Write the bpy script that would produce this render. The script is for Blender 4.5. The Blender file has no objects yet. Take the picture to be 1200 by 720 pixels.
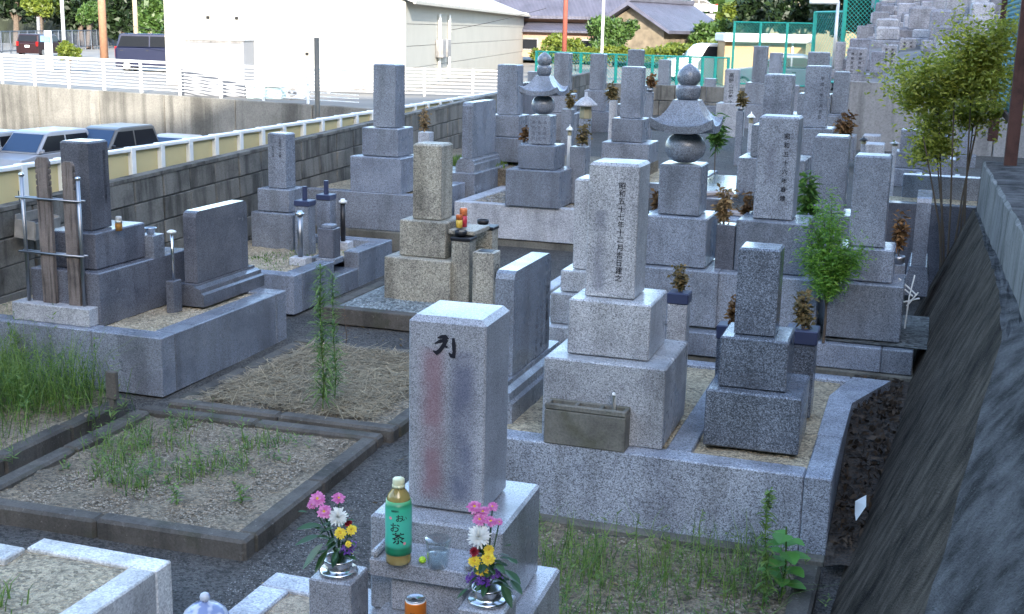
import bpy, math, random
import numpy as np
from math import sin, cos, tan, radians, pi, atan2, sqrt
from mathutils import Matrix, Vector
SC = bpy.context.scene
COL = SC.collection
random.seed(7); RNG = np.random.default_rng(7)
# ------------------------------------------------------------------ camera
FPX = 1450.0; PIT = radians(12.7); ROLL = radians(1.28); HEAD = radians(18.4); CZ = 2.35
CP = np.array([0, 0, CZ])
FW = np.array([-sin(HEAD) * cos(PIT), cos(HEAD) * cos(PIT), -sin(PIT)])
RT = np.array([cos(HEAD), sin(HEAD), 0.0]); UP = np.cross(RT, FW)
cam = bpy.data.objects.new('camera', bpy.data.cameras.new('camera')); COL.objects.link(cam)
cam.data.sensor_width = 36; cam.data.lens = FPX / 1200 * 36; cam.data.clip_start = .05; cam.data.clip_end = 3000
_r = RT * cos(ROLL) + UP * sin(ROLL); _u = UP * cos(ROLL) - RT * sin(ROLL)
cam.matrix_world = Matrix(((_r[0], _u[0], -FW[0], 0), (_r[1], _u[1], -FW[1], 0), (_r[2], _u[2], -FW[2], CZ), (0, 0, 0, 1)))
SC.camera = cam
# ------------------------------------------------------------------ light
SUN_EL = radians(20); SUN_AZ = radians(153)          # azimuth clockwise from +Y
W = bpy.data.worlds.new('World'); SC.world = W; W.use_nodes = True
nt = W.node_tree; bg = nt.nodes['Background']
sky = nt.nodes.new('ShaderNodeTexSky'); sky.sky_type = 'NISHITA'; sky.sun_disc = False
sky.sun_elevation = SUN_EL; sky.sun_rotation = SUN_AZ; sky.air_density = 1.0; sky.dust_density = 1.5; sky.ozone_density = 1.2
nt.links.new(sky.outputs[0], bg.inputs[0]); bg.inputs[1].default_value = 0.15
sl = bpy.data.lights.new('sun', 'SUN'); sl.energy = 2.0; sl.angle = radians(.35); sl.color = (1, .93, .82)
so = bpy.data.objects.new('sun', sl); COL.objects.link(so)
_sd = Vector((sin(SUN_AZ) * cos(SUN_EL), cos(SUN_AZ) * cos(SUN_EL), sin(SUN_EL)))
so.rotation_euler = _sd.to_track_quat('Z', 'Y').to_euler(); so.location = (0, -10, 30)
SC.view_settings.view_transform = 'Standard'; SC.view_settings.look = 'None'
SC.view_settings.exposure = 2.7; SC.view_settings.gamma = 1
# ------------------------------------------------------------------ pixel helpers
def proj(P):
    d = np.asarray(P, float) - CP; X = d @ RT; Y = -(d @ UP); Z = d @ FW
    u = FPX * X / Z; v = FPX * Y / Z
    return np.array([600 + u * cos(ROLL) - v * sin(ROLL), 360 + u * sin(ROLL) + v * cos(ROLL)])
def ray(x, y):
    a, b = x - 600, y - 360
    u = a * cos(ROLL) + b * sin(ROLL); v = -a * sin(ROLL) + b * cos(ROLL)
    return FW + RT * u / FPX - UP * v / FPX
def at_z(x, y, z): r = ray(x, y); return CP + r * ((z - CZ) / r[2])
def at_d(x, y, d): return CP + ray(x, y) * d
def at_y(x, y, Y): r = ray(x, y); return CP + r * (Y / r[1])
def at_x(x, y, X): r = ray(x, y); return CP + r * (X / r[0])
def bis(fn, a, b):
    fa = fn(a) > 0
    for _ in range(45):
        m = (a + b) / 2
        if (fn(m) > 0) == fa: a = m
        else: b = m
    return (a + b) / 2
def axes(yaw): return np.array([cos(yaw), sin(yaw), 0]), np.array([-sin(yaw), cos(yaw), 0])
def solve_stack(rows, W, yaw=0):
    """rows of front-face pixels (left, right, top, bottom), top block first; W = real width of the top block.
    returns centre xy, list of (W, h, z_top, dx) and the bottom z"""
    ux, uy = axes(yaw); xl, xr, yt, yb = rows[0]
    d = bis(lambda d: proj(at_d(xl, yt, d) + ux * W)[0] - xr, .5, 200)
    P = at_d(xl, yt, d)
    hh = lambda P, yb: bis(lambda h: proj(P - np.array([0, 0, h]))[1] - yb, 0, 30)
    h = hh(P + ux * W / 2, yb); cen = P + ux * W / 2 + uy * W / 2; out = [(W, h, P[2], 0)]; zb = P[2] - h
    for (xl, xr, ytn, yb) in rows[1:]:
        c = cen.copy(); c[2] = zb
        g = lambda w: proj(c - uy * w / 2 + ux * w / 2)[0] - proj(c - uy * w / 2 - ux * w / 2)[0] - (xr - xl)
        w = bis(g, .05, 5); L = c - uy * w / 2 - ux * w / 2
        h = hh(L + ux * w / 2, yb); out.append((w, h, zb, -(proj(L)[0] - xl) * d / FPX)); zb -= h
    return cen, out, zb
# ------------------------------------------------------------------ mesh builder
class MB:
    def __init__(s): s.v = []; s.f = []
    def add(s, v, f):
        o = len(s.v); s.v += [tuple(map(float, p)) for p in v]; s.f += [tuple(i + o for i in q) for q in f]; return s
    def box(s, x0, x1, y0, y1, z0, z1, b=0.0, bt=None):
        """box with chamfered edges; bt = chamfer of the four top edges"""
        if b <= 0 and not bt:
            v = [(x, y, z) for z in (z0, z1) for y in (y0, y1) for x in (x0, x1)]
            return s.add(v, [(0, 2, 3, 1), (4, 5, 7, 6), (0, 1, 5, 4), (2, 6, 7, 3), (0, 4, 6, 2), (1, 3, 7, 5)])
        v = []; ix = {}
        for iz, z in enumerate((z0, z1)):
            bb = (bt if (bt and iz) else b)
            for iy, y in enumerate((y0, y1)):
                for i_x, x in enumerate((x0, x1)):
                    sx = 1 if i_x == 0 else -1; sy = 1 if iy == 0 else -1; sz = 1 if iz == 0 else -1
                    bs = b if b > 0 else .001
                    ix[i_x, iy, iz, 'x'] = len(v); v.append((x, y + sy * bs, z + sz * bb))
                    ix[i_x, iy, iz, 'y'] = len(v); v.append((x + sx * bs, y, z + sz * bb))
                    ix[i_x, iy, iz, 'z'] = len(v); v.append((x + sx * max(bb, bs), y + sy * max(bb, bs), z))
        f = []
        q = lambda *k: f.append(tuple(ix[a] for a in k))
        q((0,0,0,'z'),(0,1,0,'z'),(1,1,0,'z'),(1,0,0,'z')); q((0,0,1,'z'),(1,0,1,'z'),(1,1,1,'z'),(0,1,1,'z'))
        q((0,0,0,'y'),(1,0,0,'y'),(1,0,1,'y'),(0,0,1,'y')); q((0,1,0,'y'),(0,1,1,'y'),(1,1,1,'y'),(1,1,0,'y'))
        q((0,0,0,'x'),(0,0,1,'x'),(0,1,1,'x'),(0,1,0,'x')); q((1,0,0,'x'),(1,1,0,'x'),(1,1,1,'x'),(1,0,1,'x'))
        for i in (0, 1):
            for j in (0, 1):
                e = [(i,j,0,'x'),(i,j,1,'x'),(i,j,1,'y'),(i,j,0,'y')]; q(*(e if (i == j) else e[::-1]))
                e = [(i,0,j,'x'),(i,1,j,'x'),(i,1,j,'z'),(i,0,j,'z')]; q(*(e[::-1] if (i == j) else e))
                e = [(0,i,j,'y'),(1,i,j,'y'),(1,i,j,'z'),(0,i,j,'z')]; q(*(e if (i == j) else e[::-1]))
        for i in (0, 1):
            for j in (0, 1):
                for k in (0, 1):
                    e = [(i,j,k,'x'),(i,j,k,'y'),(i,j,k,'z')]; q(*(e if (i + j + k) % 2 == 0 else e[::-1]))
        return s.add(v, f)
    def lathe(s, prof, cx=0, cy=0, n=24, rot=0):
        v = []; f = []
        for r, z in prof:
            for i in range(n):
                a = 2 * pi * i / n + rot; v.append((cx + r * cos(a), cy + r * sin(a), z))
        m = len(prof)
        for j in range(m - 1):
            for i in range(n):
                a = j * n + i; b = j * n + (i + 1) % n; f.append((a, b, b + n, a + n))
        f.append(tuple(range(n))[::-1]); f.append(tuple((m - 1) * n + i for i in range(n)))
        return s.add(v, f)
    def cyl(s, cx, cy, z0, z1, r, r1=None, n=16): return s.lathe([(r, z0), (r if r1 is None else r1, z1)], cx, cy, n)
    def tube(s, pts, r, n=6, r1=None):
        pts = [np.array(p, float) for p in pts]; v = []; f = []; m = len(pts)
        for i, p in enumerate(pts):
            t = pts[min(i + 1, m - 1)] - pts[max(i - 1, 0)]; t = t / (np.linalg.norm(t) + 1e-9)
            a = np.cross(t, (0, 0, 1)) if abs(t[2]) < .95 else np.cross(t, (1, 0, 0)); a /= np.linalg.norm(a); b = np.cross(t, a)
            rr = r if r1 is None else r + (r1 - r) * i / (m - 1)
            for k in range(n):
                th = 2 * pi * k / n; v.append(p + a * rr * cos(th) + b * rr * sin(th))
        for i in range(m - 1):
            for k in range(n):
                a = i * n + k; b = i * n + (k + 1) % n; f.append((a, b, b + n, a + n))
        f.append(tuple(range(n))[::-1]); f.append(tuple((m - 1) * n + k for k in range(n)))
        return s.add(v, f)
    def prism(s, poly, axis, a0, a1):
        """extrude a 2-D polygon: axis 'x' -> poly is (y,z); 'y' -> (x,z); 'z' -> (x,y)"""
        n = len(poly); mk = {'x': lambda p, a: (a, p[0], p[1]), 'y': lambda p, a: (p[0], a, p[1]), 'z': lambda p, a: (p[0], p[1], a)}[axis]
        v = [mk(p, a0) for p in poly] + [mk(p, a1) for p in poly]
        f = [tuple(range(n)), tuple(range(2 * n - 1, n - 1, -1))] + [(i, i + n, (i + 1) % n + n, (i + 1) % n) for i in range(n)]
        return s.add(v, f)
    def quad(s, *p): return s.add(p, [tuple(range(len(p)))])
    def build(s, name, mat, parent=None, smooth=False, fix=False):
        me = bpy.data.meshes.new(name); me.from_pydata(s.v, [], s.f); me.update()
        if fix:
            import bmesh
            bm = bmesh.new(); bm.from_mesh(me); bmesh.ops.recalc_face_normals(bm, faces=bm.faces); bm.to_mesh(me); bm.free()
        return link(name, me, mat, parent, smooth)
def link(name, me, mat, parent=None, smooth=False):
    if mat is not None and not me.materials: me.materials.append(mat)
    if smooth and len(me.polygons): me.polygons.foreach_set('use_smooth', [True] * len(me.polygons))
    o = bpy.data.objects.new(name, me); COL.objects.link(o)
    if parent is not None: o.parent = parent
    return o
def quads_mesh(name, V, mat, parent=None, k=4):
    """V: (n,k,3) numpy array of polygons"""
    n = len(V); me = bpy.data.meshes.new(name)
    me.vertices.add(n * k); me.vertices.foreach_set('co', np.ascontiguousarray(V, dtype=np.float32).ravel())
    me.loops.add(n * k); me.loops.foreach_set('vertex_index', np.arange(n * k, dtype=np.int32))
    me.polygons.add(n); me.polygons.foreach_set('loop_start', np.arange(0, n * k, k, dtype=np.int32))
    me.update(calc_edges=True); me.validate()
    return link(name, me, mat, parent)
def tag(o, label, cat, group=None, kind=None):
    o['label'] = label; o['category'] = cat
    if group: o['group'] = group
    if kind: o['kind'] = kind
    return o
def thing(name, label, cat, loc=(0, 0, 0), yaw=0, group=None):
    o = bpy.data.objects.new(name, None); COL.objects.link(o); o.empty_display_size = .1
    o.location = tuple(float(c) for c in loc); o.rotation_euler = (0, 0, yaw)
    return tag(o, label, cat, group)
def struct(o): o['kind'] = 'structure'; return o
def stuff(o): o['kind'] = 'stuff'; return o
def copy_tree(o, parent=None):
    c = o.copy(); COL.objects.link(c); c.parent = parent
    for ch in o.children: copy_tree(ch, c)
    return c
# ------------------------------------------------------------------ materials
def newmat(name):
    m = bpy.data.materials.new(name); m.use_nodes = True
    return m, m.node_tree, m.node_tree.nodes, m.node_tree.links, m.node_tree.nodes['Principled BSDF']
def rgb(c): return (c[0], c[1], c[2], 1)
def nz(nt, kind, scale, vec, **kw):
    n = nt.nodes.new({'n': 'ShaderNodeTexNoise', 'v': 'ShaderNodeTexVoronoi', 'w': 'ShaderNodeTexWave'}[kind])
    n.inputs['Scale'].default_value = scale
    for k, v in kw.items():
        if k in n.inputs: n.inputs[k].default_value = v
        else: setattr(n, k, v)
    nt.links.new(vec, n.inputs['Vector']); return n
def ramp(nt, fac, stops, interp='LINEAR'):
    r = nt.nodes.new('ShaderNodeValToRGB'); r.color_ramp.interpolation = interp; e = r.color_ramp.elements
    while len(e) < len(stops): e.new(.5)
    for i, (p, c) in enumerate(stops): e[i].position = p; e[i].color = rgb(c) if len(c) == 3 else c
    nt.links.new(fac, r.inputs[0]); return r.outputs[0]
def mix(nt, a, b, fac, mode='MIX'):
    n = nt.nodes.new('ShaderNodeMix'); n.data_type = 'RGBA'; n.blend_type = mode
    for sock, val in ((n.inputs[0], fac), (n.inputs[6], a), (n.inputs[7], b)):
        if isinstance(val, (int, float)): sock.default_value = val
        elif isinstance(val, tuple): sock.default_value = rgb(val)
        else: nt.links.new(val, sock)
    return n.outputs[2]
def coord(nt, out='Object', scale=None, jitter=True):
    t = nt.nodes.new('ShaderNodeTexCoord'); v = t.outputs[out]
    if jitter:
        oi = nt.nodes.new('ShaderNodeObjectInfo'); m = nt.nodes.new('ShaderNodeVectorMath'); m.operation = 'MULTIPLY_ADD'
        nt.links.new(oi.outputs['Random'], m.inputs[0]); m.inputs[1].default_value = (37, 53, 71); nt.links.new(v, m.inputs[2]); v = m.outputs[0]
    if scale:
        mp = nt.nodes.new('ShaderNodeMapping'); mp.inputs['Scale'].default_value = scale; nt.links.new(v, mp.inputs[0]); v = mp.outputs[0]
    return v
def bump(nt, b, h, s, d=.01):
    n = nt.nodes.new('ShaderNodeBump'); n.inputs['Strength'].default_value = s; n.inputs['Distance'].default_value = d
    nt.links.new(h, n.inputs['Height']); nt.links.new(n.outputs[0], b.inputs['Normal'])
def sc(c, k): return tuple(x * k for x in c)
def granite(name, c, grain=130, contrast=1.0, rough=.32, stain=.35, light=1.6, dark=.35):
    m, nt, N, L, b = newmat(name); v = coord(nt)
    vo = nz(nt, 'v', grain, v); fi = nz(nt, 'n', grain * 2.2, v, Detail=2.0); big = nz(nt, 'n', 3.5, v, Detail=5.0, Roughness=.6)
    s = nt.nodes.new('ShaderNodeSeparateColor'); L.new(vo.outputs['Color'], s.inputs[0])
    k = contrast
    col = ramp(nt, s.outputs[0], [(0, sc(c, 1 - (1 - dark) * k)), (.2, sc(c, 1 - (1 - dark) * k * .85)), (.27, sc(c, .95)), (.7, sc(c, 1.06)), (.8, sc(c, 1 + (light - 1) * k)), (1, sc(c, 1 + (light - 1) * k))])
    f2 = ramp(nt, fi.outputs[0], [(.32, (.55, .55, .55)), (.5, (1, 1, 1)), (.7, (1.25, 1.25, 1.25))])
    col = mix(nt, col, f2, .7 * k, 'MULTIPLY')
    st = ramp(nt, big.outputs[0], [(.3, (1 - stain, 1 - stain, 1 - stain * .95)), (.55, (1, 1, 1)), (.8, (1.06, 1.05, 1.03))])
    col = mix(nt, col, st, 1.0, 'MULTIPLY')
    ve = nz(nt, 'n', 1.0, coord(nt, scale=(7, 7, .8)), Detail=4.0)
    col = mix(nt, col, ramp(nt, ve.outputs[0], [(.36, (.66, .655, .64)), (.5, (1, 1, 1)), (.68, (1.07, 1.07, 1.06))]), min(1.0, stain * 1.7), 'MULTIPLY')
    oi = N.new('ShaderNodeObjectInfo'); col = mix(nt, col, ramp(nt, oi.outputs['Random'], [(0, (.80, .81, .82)), (.5, (1, .99, .97)), (1, (1.10, 1.11, 1.13))]), 1.0, 'MULTIPLY')
    L.new(col, b.inputs['Base Color'])
    rr = ramp(nt, big.outputs[0], [(.3, (rough + .2,) * 3), (.7, (rough,) * 3)]); L.new(rr, b.inputs['Roughness'])
    bump(nt, b, fi.outputs[0], .08, .002)
    return m
def concrete(name, c, scale=1.0, dirt=.5, rough=.85, streak=.5, streak_scale=(2.5, 2.5, .25), bumps=.25, dark=.35, moss=None, spec=.35, fleck=None, hi=1.12, bd=.012):
    m, nt, N, L, b = newmat(name); v = coord(nt)
    big = nz(nt, 'n', 1.6 * scale, v, Detail=6.0, Roughness=.65); fine = nz(nt, 'n', 60 * scale, v, Detail=4.0, Roughness=.7)
    agg = nz(nt, 'v', 90 * scale, v)
    stv = nz(nt, 'n', 2.2 * scale, coord(nt, scale=streak_scale), Detail=5.0, Roughness=.6)
    col = ramp(nt, big.outputs[0], [(.28, sc(c, 1 - dirt)), (.5, c), (.75, sc(c, 1.25))])
    col = mix(nt, col, ramp(nt, fine.outputs[0], [(.3, (.6,) * 3), (.5, (1,) * 3), (.75, (1.3,) * 3)]), .7, 'MULTIPLY')
    col = mix(nt, col, ramp(nt, stv.outputs[0], [(.36, (dark,) * 3), (.5, (1,) * 3), (.66, (hi,) * 3)]), streak, 'MULTIPLY')
    if moss:
        mo = nz(nt, 'n', 3.1 * scale, v, Detail=5.0); col = mix(nt, col, moss, ramp(nt, mo.outputs[0], [(.55, (0,) * 3), (.7, (.6,) * 3)]))
    if fleck:
        fl = nz(nt, 'n', 26 * scale, v, Detail=5.0, Roughness=.8); col = mix(nt, col, fleck, ramp(nt, fl.outputs[0], [(.60, (0,) * 3), (.68, (.8,) * 3)]))
    L.new(col, b.inputs['Base Color']); b.inputs['Roughness'].default_value = rough; b.inputs['Specular IOR Level'].default_value = spec
    h = mix(nt, fine.outputs[0], agg.outputs['Distance'], .4)
    bump(nt, b, h, bumps, bd)
    return m
def plain(name, c, rough=.5, metal=0, var=.12, vs=6.0, bumpy=0, trans=0, ior=1.45, coat=0, spec=None):
    m, nt, N, L, b = newmat(name); v = coord(nt)
    n = nz(nt, 'n', vs, v, Detail=5.0)
    col = ramp(nt, n.outputs[0], [(.3, sc(c, 1 - var)), (.7, sc(c, 1 + var))]); L.new(col, b.inputs['Base Color'])
    b.inputs['Roughness'].default_value = rough; b.inputs['Metallic'].default_value = metal
    b.inputs['Transmission Weight'].default_value = trans; b.inputs['IOR'].default_value = ior; b.inputs['Coat Weight'].default_value = coat
    if spec is not None: b.inputs['Specular IOR Level'].default_value = spec
    if bumpy: bump(nt, b, n.outputs[0], bumpy, .01)
    return m
def leafmat(name, c1, c2, trans=.25, rough=.5):
    m, nt, N, L, b = newmat(name)
    g = N.new('ShaderNodeNewGeometry'); v = coord(nt, jitter=True)
    n = nz(nt, 'n', 2.2, v, Detail=3.0)
    f = mix(nt, n.outputs[0], g.outputs['Random Per Island'], .55)
    col = ramp(nt, f, [(.25, c1), (.75, c2)]); L.new(col, b.inputs['Base Color']); b.inputs['Roughness'].default_value = rough
    tr = N.new('ShaderNodeBsdfTranslucent'); L.new(col, tr.inputs[0]); ms = N.new('ShaderNodeMixShader'); ms.inputs[0].default_value = trans
    L.new(b.outputs[0], ms.inputs[1]); L.new(tr.outputs[0], ms.inputs[2]); L.new(ms.outputs[0], N['Material Output'].inputs[0])
    return m
def gravel(name, c, grain=55, var=.5, bumps=.8):
    m, nt, N, L, b = newmat(name); v = coord(nt, jitter=False)
    vo = nz(nt, 'v', grain, v); big = nz(nt, 'n', 2.2, v, Detail=6.0, Roughness=.7); fi = nz(nt, 'n', grain * 2.5, v, Detail=4.0)
    s = nt.nodes.new('ShaderNodeSeparateColor'); L.new(vo.outputs['Color'], s.inputs[0])
    col = ramp(nt, s.outputs[0], [(0, sc(c, 1 - var)), (.5, c), (1, sc(c, 1 + var * .8))])
    col = mix(nt, col, ramp(nt, big.outputs[0], [(.3, (.5, .5, .52)), (.6, (1.05, 1.05, 1.05))]), .85, 'MULTIPLY')
    col = mix(nt, col, ramp(nt, fi.outputs[0], [(.3, (.55,) * 3), (.6, (1.1,) * 3)]), .8, 'MULTIPLY')
    L.new(col, b.inputs['Base Color']); b.inputs['Roughness'].default_value = .9
    bump(nt, b, vo.outputs['Distance'], bumps, .012)
    return m
M = {}
GREY = (.30, .31, .335)
M['gr_light'] = granite('granite_light', (.42, .43, .45), 260, .8, .2)
M['gr_front'] = granite('granite_front', (.33, .34, .37), 500, .75, .12)
M['gr_mid'] = granite('granite_mid', (.22, .243, .285), 230, .65, .16)
M['gr_blue'] = granite('granite_blue', (.125, .145, .178), 230, .8, .13, light=2.3)
M['gr_dark'] = granite('granite_dark', (.13, .136, .16), 230, .5, .08)
M['gr_far'] = granite('granite_far', (.215, .235, .272), 140, .55, .18)
M['gr_tan'] = granite('granite_tan', (.34, .315, .255), 130, .75, .5, stain=.5)
M['gr_coarse'] = granite('granite_coarse', (.285, .31, .355), 215, .95, .35, stain=.4)
M['gr_pale'] = granite('granite_pale', (.42, .43, .455), 150, .5, .4)
M['gr_white'] = granite('granite_white', (.60, .59, .56), 140, .35, .45)
M['gr_old'] = granite('granite_old', (.31, .305, .30), 75, .8, .6, stain=.6)
M['ink'] = plain('engraved_paint', (.012, .012, .02), .5)
M['conc'] = concrete('concrete_plain', (.24, .235, .23))
M['conc_dark'] = concrete('concrete_dark_kerb', (.095, .086, .074), 1.4, .55, moss=(.04, .045, .022), fleck=(.21, .20, .18))
M['conc_base'] = concrete('concrete_footing', (.14, .135, .115), 1.3, .6)
M['block'] = concrete('wall_block', (.165, .158, .14), 1.2, .65, streak=.75, dark=.25)
M['mortar'] = concrete('wall_mortar', (.09, .088, .08), 2)
M['asphalt'] = gravel('path_asphalt', (.085, .081, .074), 95, .7, .8)
M['soil'] = gravel('plot_soil', (.23, .185, .125), 70, .55, .9)
M['gravel_tan'] = gravel('gravel_tan', (.42, .35, .235), 80, .5)
M['gravel_blue'] = gravel('gravel_blue', (.20, .225, .225), 42, .6)
M['metal'] = plain('stainless_steel', (.62, .62, .63), .22, 1, .05); M['steel_dull'] = plain('dull_steel', (.34, .35, .37), .42, 1, .08)
M['dark_blue'] = plain('dark_blue_plastic', (.04, .05, .10), .35)
M['black'] = plain('black_plastic', (.015, .015, .017), .4)
# ------------------------------------------------------------------ terrain
def g(y):
    if y < 12.3: return .02 + .018 * (y - 4)
    if y < 14: return .1694 + (y - 12.3) / 1.7 * .35
    return .5194 + (y - 14) * .02
m = MB(); m.quad((-1500, -1500, -2.6), (1500, -1500, -2.6), (1500, 1500, -2.6), (-1500, 1500, -2.6))
struct(m.build('ground', gravel('lot_asphalt', (.10, .10, .105), 20, .3, .3)))
m = MB(); xs = [-6.25, -4.3, -2.7, -1.5, -.3, 1.2, 9.0]; ys = [-4, 0, 2, 3, 4, 5, 6, 7, 8, 9, 10, 11, 12, 13, 14, 17, 20, 24.4]
vv = [(x, y, g(y)) for y in ys for x in xs]; n = len(xs)
ff = [(j * n + i, j * n + i + 1, (j + 1) * n + i + 1, (j + 1) * n + i) for j in range(len(ys) - 1) for i in range(n - 1)]
b0 = len(vv); bound = [j * n for j in range(len(ys))]
vv += [(vv[k][0], vv[k][1], -2.7) for k in bound]
ff += [(bound[j], bound[j + 1], b0 + j + 1, b0 + j) for j in range(len(ys) - 1)]
m.add(vv, ff); struct(m.build('cemetery_ground', M['asphalt']))
# hill behind the photographer that keeps the cemetery in shade
HX = list(range(-400, 401, 20))
def crest(x): return float(np.interp(x, [38, 62], [50.5, 58.0])) + .12 * sin(x * .11) + .1 * sin(x * .31 + 1)
prof = [(-12, -2.7), (-30, 2), (-60, .45), (-80, .85), (-90, 1), (-130, .9), (-200, .4), (-260, -2.7)]
vv = [(x, yy, zz if (zz > 1.01 or zz < 0) else zz * crest(x)) for x in HX for (yy, zz) in prof]
k = len(prof); ff = [(i * k + j, (i + 1) * k + j, (i + 1) * k + j + 1, i * k + j + 1) for i in range(len(HX) - 1) for j in range(k - 1)]
m = MB().add(vv, ff); struct(m.build('hill', plain('hill_scrub', (.05, .07, .025), .9, 0, .4, .8), fix=True))
# steep unseen bank right of the parapet, added to darken the stones' right faces
yb = [-14, -8, -2, 4, 10, 13, 16]; vv = []
for y in yb:
    for (x, z) in ((1.9, 1.2), (2.6, 2.6), (4.5, 5.5), (7.5, 9.0), (12, 11), (20, 11.5), (30, -2.7)): vv.append((x + .3 * sin(y), y, z if y < 15 else (z * .5 if z > 0 else z)))
ff = [(i * 7 + j, (i + 1) * 7 + j, (i + 1) * 7 + j + 1, i * 7 + j + 1) for i in range(len(yb) - 1) for j in range(6)] + [tuple(range(6, -1, -1)), tuple((len(yb) - 1) * 7 + j for j in range(7))]
m = MB().add(vv, ff); struct(m.build('bank', plain('unseen_bank_scrub', (.035, .045, .02), .9, 0, .5, 1.5), fix=True))
# ------------------------------------------------------------------ gravestones
def grave(label, mat, W, rows, zbase=None, yaw=0, bt=.012, group=None, extra=None, mats=None, bs=(.004, .006, .006), dscale=(1, 1, 1)):
    cen, out, zb = solve_stack(rows, W, yaw)
    if extra:                              # hidden lower blocks: (width factor, height)
        for wf, h in extra: out.append((W * wf, h, zb, 0)); zb -= h
    zr = zb if zbase is None else zbase
    root = thing('gravestone', label, 'gravestone', (cen[0], cen[1], zr), yaw, group)
    if root.name != 'gravestone': root.rotation_euler = (random.uniform(-.005, .005), random.uniform(-.006, .006), yaw + random.uniform(-.012, .012))
    parts = []
    for i, (w, h, zt, dx) in enumerate(out):
        z1 = zt - zr; z0 = z1 - h
        if i == len(out) - 1: z0 = 0
        mm = (mats[i] if mats else mat)
        d = w * dscale[min(i, 2)]
        mb = MB().box(-w / 2 + dx, w / 2 + dx, -w / 2, -w / 2 + d, z0 + (.004 if i < len(out) - 1 else 0), z1, bs[min(i, 2)], bt if i == 0 else .008)
        parts.append(mb.build(['shaft', 'upper_base', 'lower_base', 'foot_base', 'plinth'][i], mm, root))
    return root, cen, out, parts
_glyph = {}
def glyph(ch):
    if ch not in _glyph:
        cu = bpy.data.curves.new('glyph', 'FONT'); cu.body = ch; cu.size = 1; cu.align_x = 'CENTER'; cu.fill_mode = 'FRONT'; cu.resolution_u = 3
        cu.offset = .012
        ob = bpy.data.objects.new('glyph', cu); COL.objects.link(ob); bpy.context.view_layer.update()
        me = bpy.data.meshes.new_from_object(ob.evaluated_get(bpy.context.evaluated_depsgraph_get()))
        v = [tuple(p.co) for p in me.vertices]; f = [tuple(p.vertices) for p in me.polygons]
        bpy.data.objects.remove(ob); bpy.data.curves.remove(cu); bpy.data.meshes.remove(me)
        if v:
            x0 = min(p[0] for p in v); x1 = max(p[0] for p in v); y0 = min(p[1] for p in v); y1 = max(p[1] for p in v)
            v = [(p[0] - (x0 + x1) / 2, p[1] - (y0 + y1) / 2, 0) for p in v]
        _glyph[ch] = (v, f)
    return _glyph[ch]
def column(mb, text, o, u, size, step, sx=1.0, depth=0):
    """vertical line of characters: o = top centre, u = right direction, runs down -z"""
    o = np.array(o, float); u = np.array(u, float)
    for i, ch in enumerate(text):
        v, f = glyph(ch); c = o - np.array([0, 0, step * (i + .5)])
        mb.add([c + u * (p[0] * size * sx) + np.array([0, 0, p[1] * size]) for p in v], f)
    return mb
X = np.array([1., 0, 0]); Y = np.array([0, 1., 0])
# --- front grave
F, Fc, Fo, Fp = grave('near grey granite gravestone with slanted top edges, faded red and dark lettering', M['gr_front'], .21, [(479, 570, 369, 600)], yaw=radians(2), bt=.015,
    extra=[(1.73, .27), (2.24, .30), (2.9, .3)], zbase=.0, bs=(.005, .004, .004))
# --- the other graves (front-face pixels of each block -> metres)
def lettering(root, out, text, side, size, off, zoff, parent_i=0, step=1.06, mat='ink', name='inscription'):
    w = out[0][0]; zt = out[0][2] - root.location[2]
    mb = MB()
    if side == 'front': column(mb, text, (off, -w / 2 - .0015, zt - zoff), X, size, size * step)
    else: column(mb, text, (w / 2 + .0015, off, zt - zoff), Y, size, size * step)
    return stuff(mb.build(name, M[mat], root))
L1, L1c, L1o, _ = grave('dark polished gravestone beside the steel rack with two wooden grave boards', M['gr_dark'], .21, [(70, 102.5, 165, 270), (54, 111, 272, 315), (35, 115, 319, 374)], zbase=.43, dscale=(1, 1.45, 1.95))
lettering(L1, L1o, '昭和五十年八月吉日建之', 'side', .03, .055, .06)
L3, L3c, L3o, _ = grave('small slim gravestone in front of the block wall, behind the upright plaque stone', M['gr_mid'], .18, [(313, 334, 156, 221), (301, 338, 222, 249), (294, 343, 249, 289)], zbase=.36)
lettering(L3, L3o, '先祖代々之霊', 'front', .028, .035, .04); lettering(L3, L3o, '大正十年建', 'front', .02, -.035, .11)
L4, L4c, L4o, _ = grave('tall blue grey gravestone nearest the white warehouse corner', M['gr_mid'], .24, [(437, 463, 75, 150), (424, 466, 151, 184), (410, 470, 184, 224)], zbase=.71)
L6, L6c, L6o, _ = grave('gravestone on the grass strip left of the far stone pagoda', M['gr_far'], .24, [(583.6, 606.5, 75.5, 135), (573, 609, 135, 161), (562, 612, 161, 188)], zbase=.82)
T1, T1c, T1o, _ = grave('weathered tan gravestone on blue gravel', M['gr_tan'], .24, [(483.6, 517, 168, 258), (468, 522, 258, 302), (450, 528, 300, 345)], zbase=.225, bt=.016)
Cg, Cc, Co, _ = grave('central pale granite gravestone with a dated column of dark characters', M['gr_light'], .242, [(690, 749, 190, 350), (666, 762, 352, 419.5), (637, 779, 424, 512)], zbase=.43, bt=.014)
lettering(Cg, Co, '昭和五十七年十二月吉日建之', 'front', .034, .042, .085, step=1.08)
Sm, Smc, Smo, _ = grave('small speckled blue gravestone at the front right by the concrete slope', M['gr_blue'], .193, [(866, 915, 290, 394), (844, 924, 404, 457), (827, 939, 458, 528)], zbase=.43, bt=.01)
R2, R2c, R2o, _ = grave('gravestone behind the small speckled blue one, with faint characters', M['gr_mid'], .24, [(889, 936, 136, 258), (863, 947, 258, 321), (842, 960, 322, 378)], zbase=.56, bt=.012)
lettering(R2, R2o, '昭和五十六年春建', 'front', .036, .055, .09, step=1.5)
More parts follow.
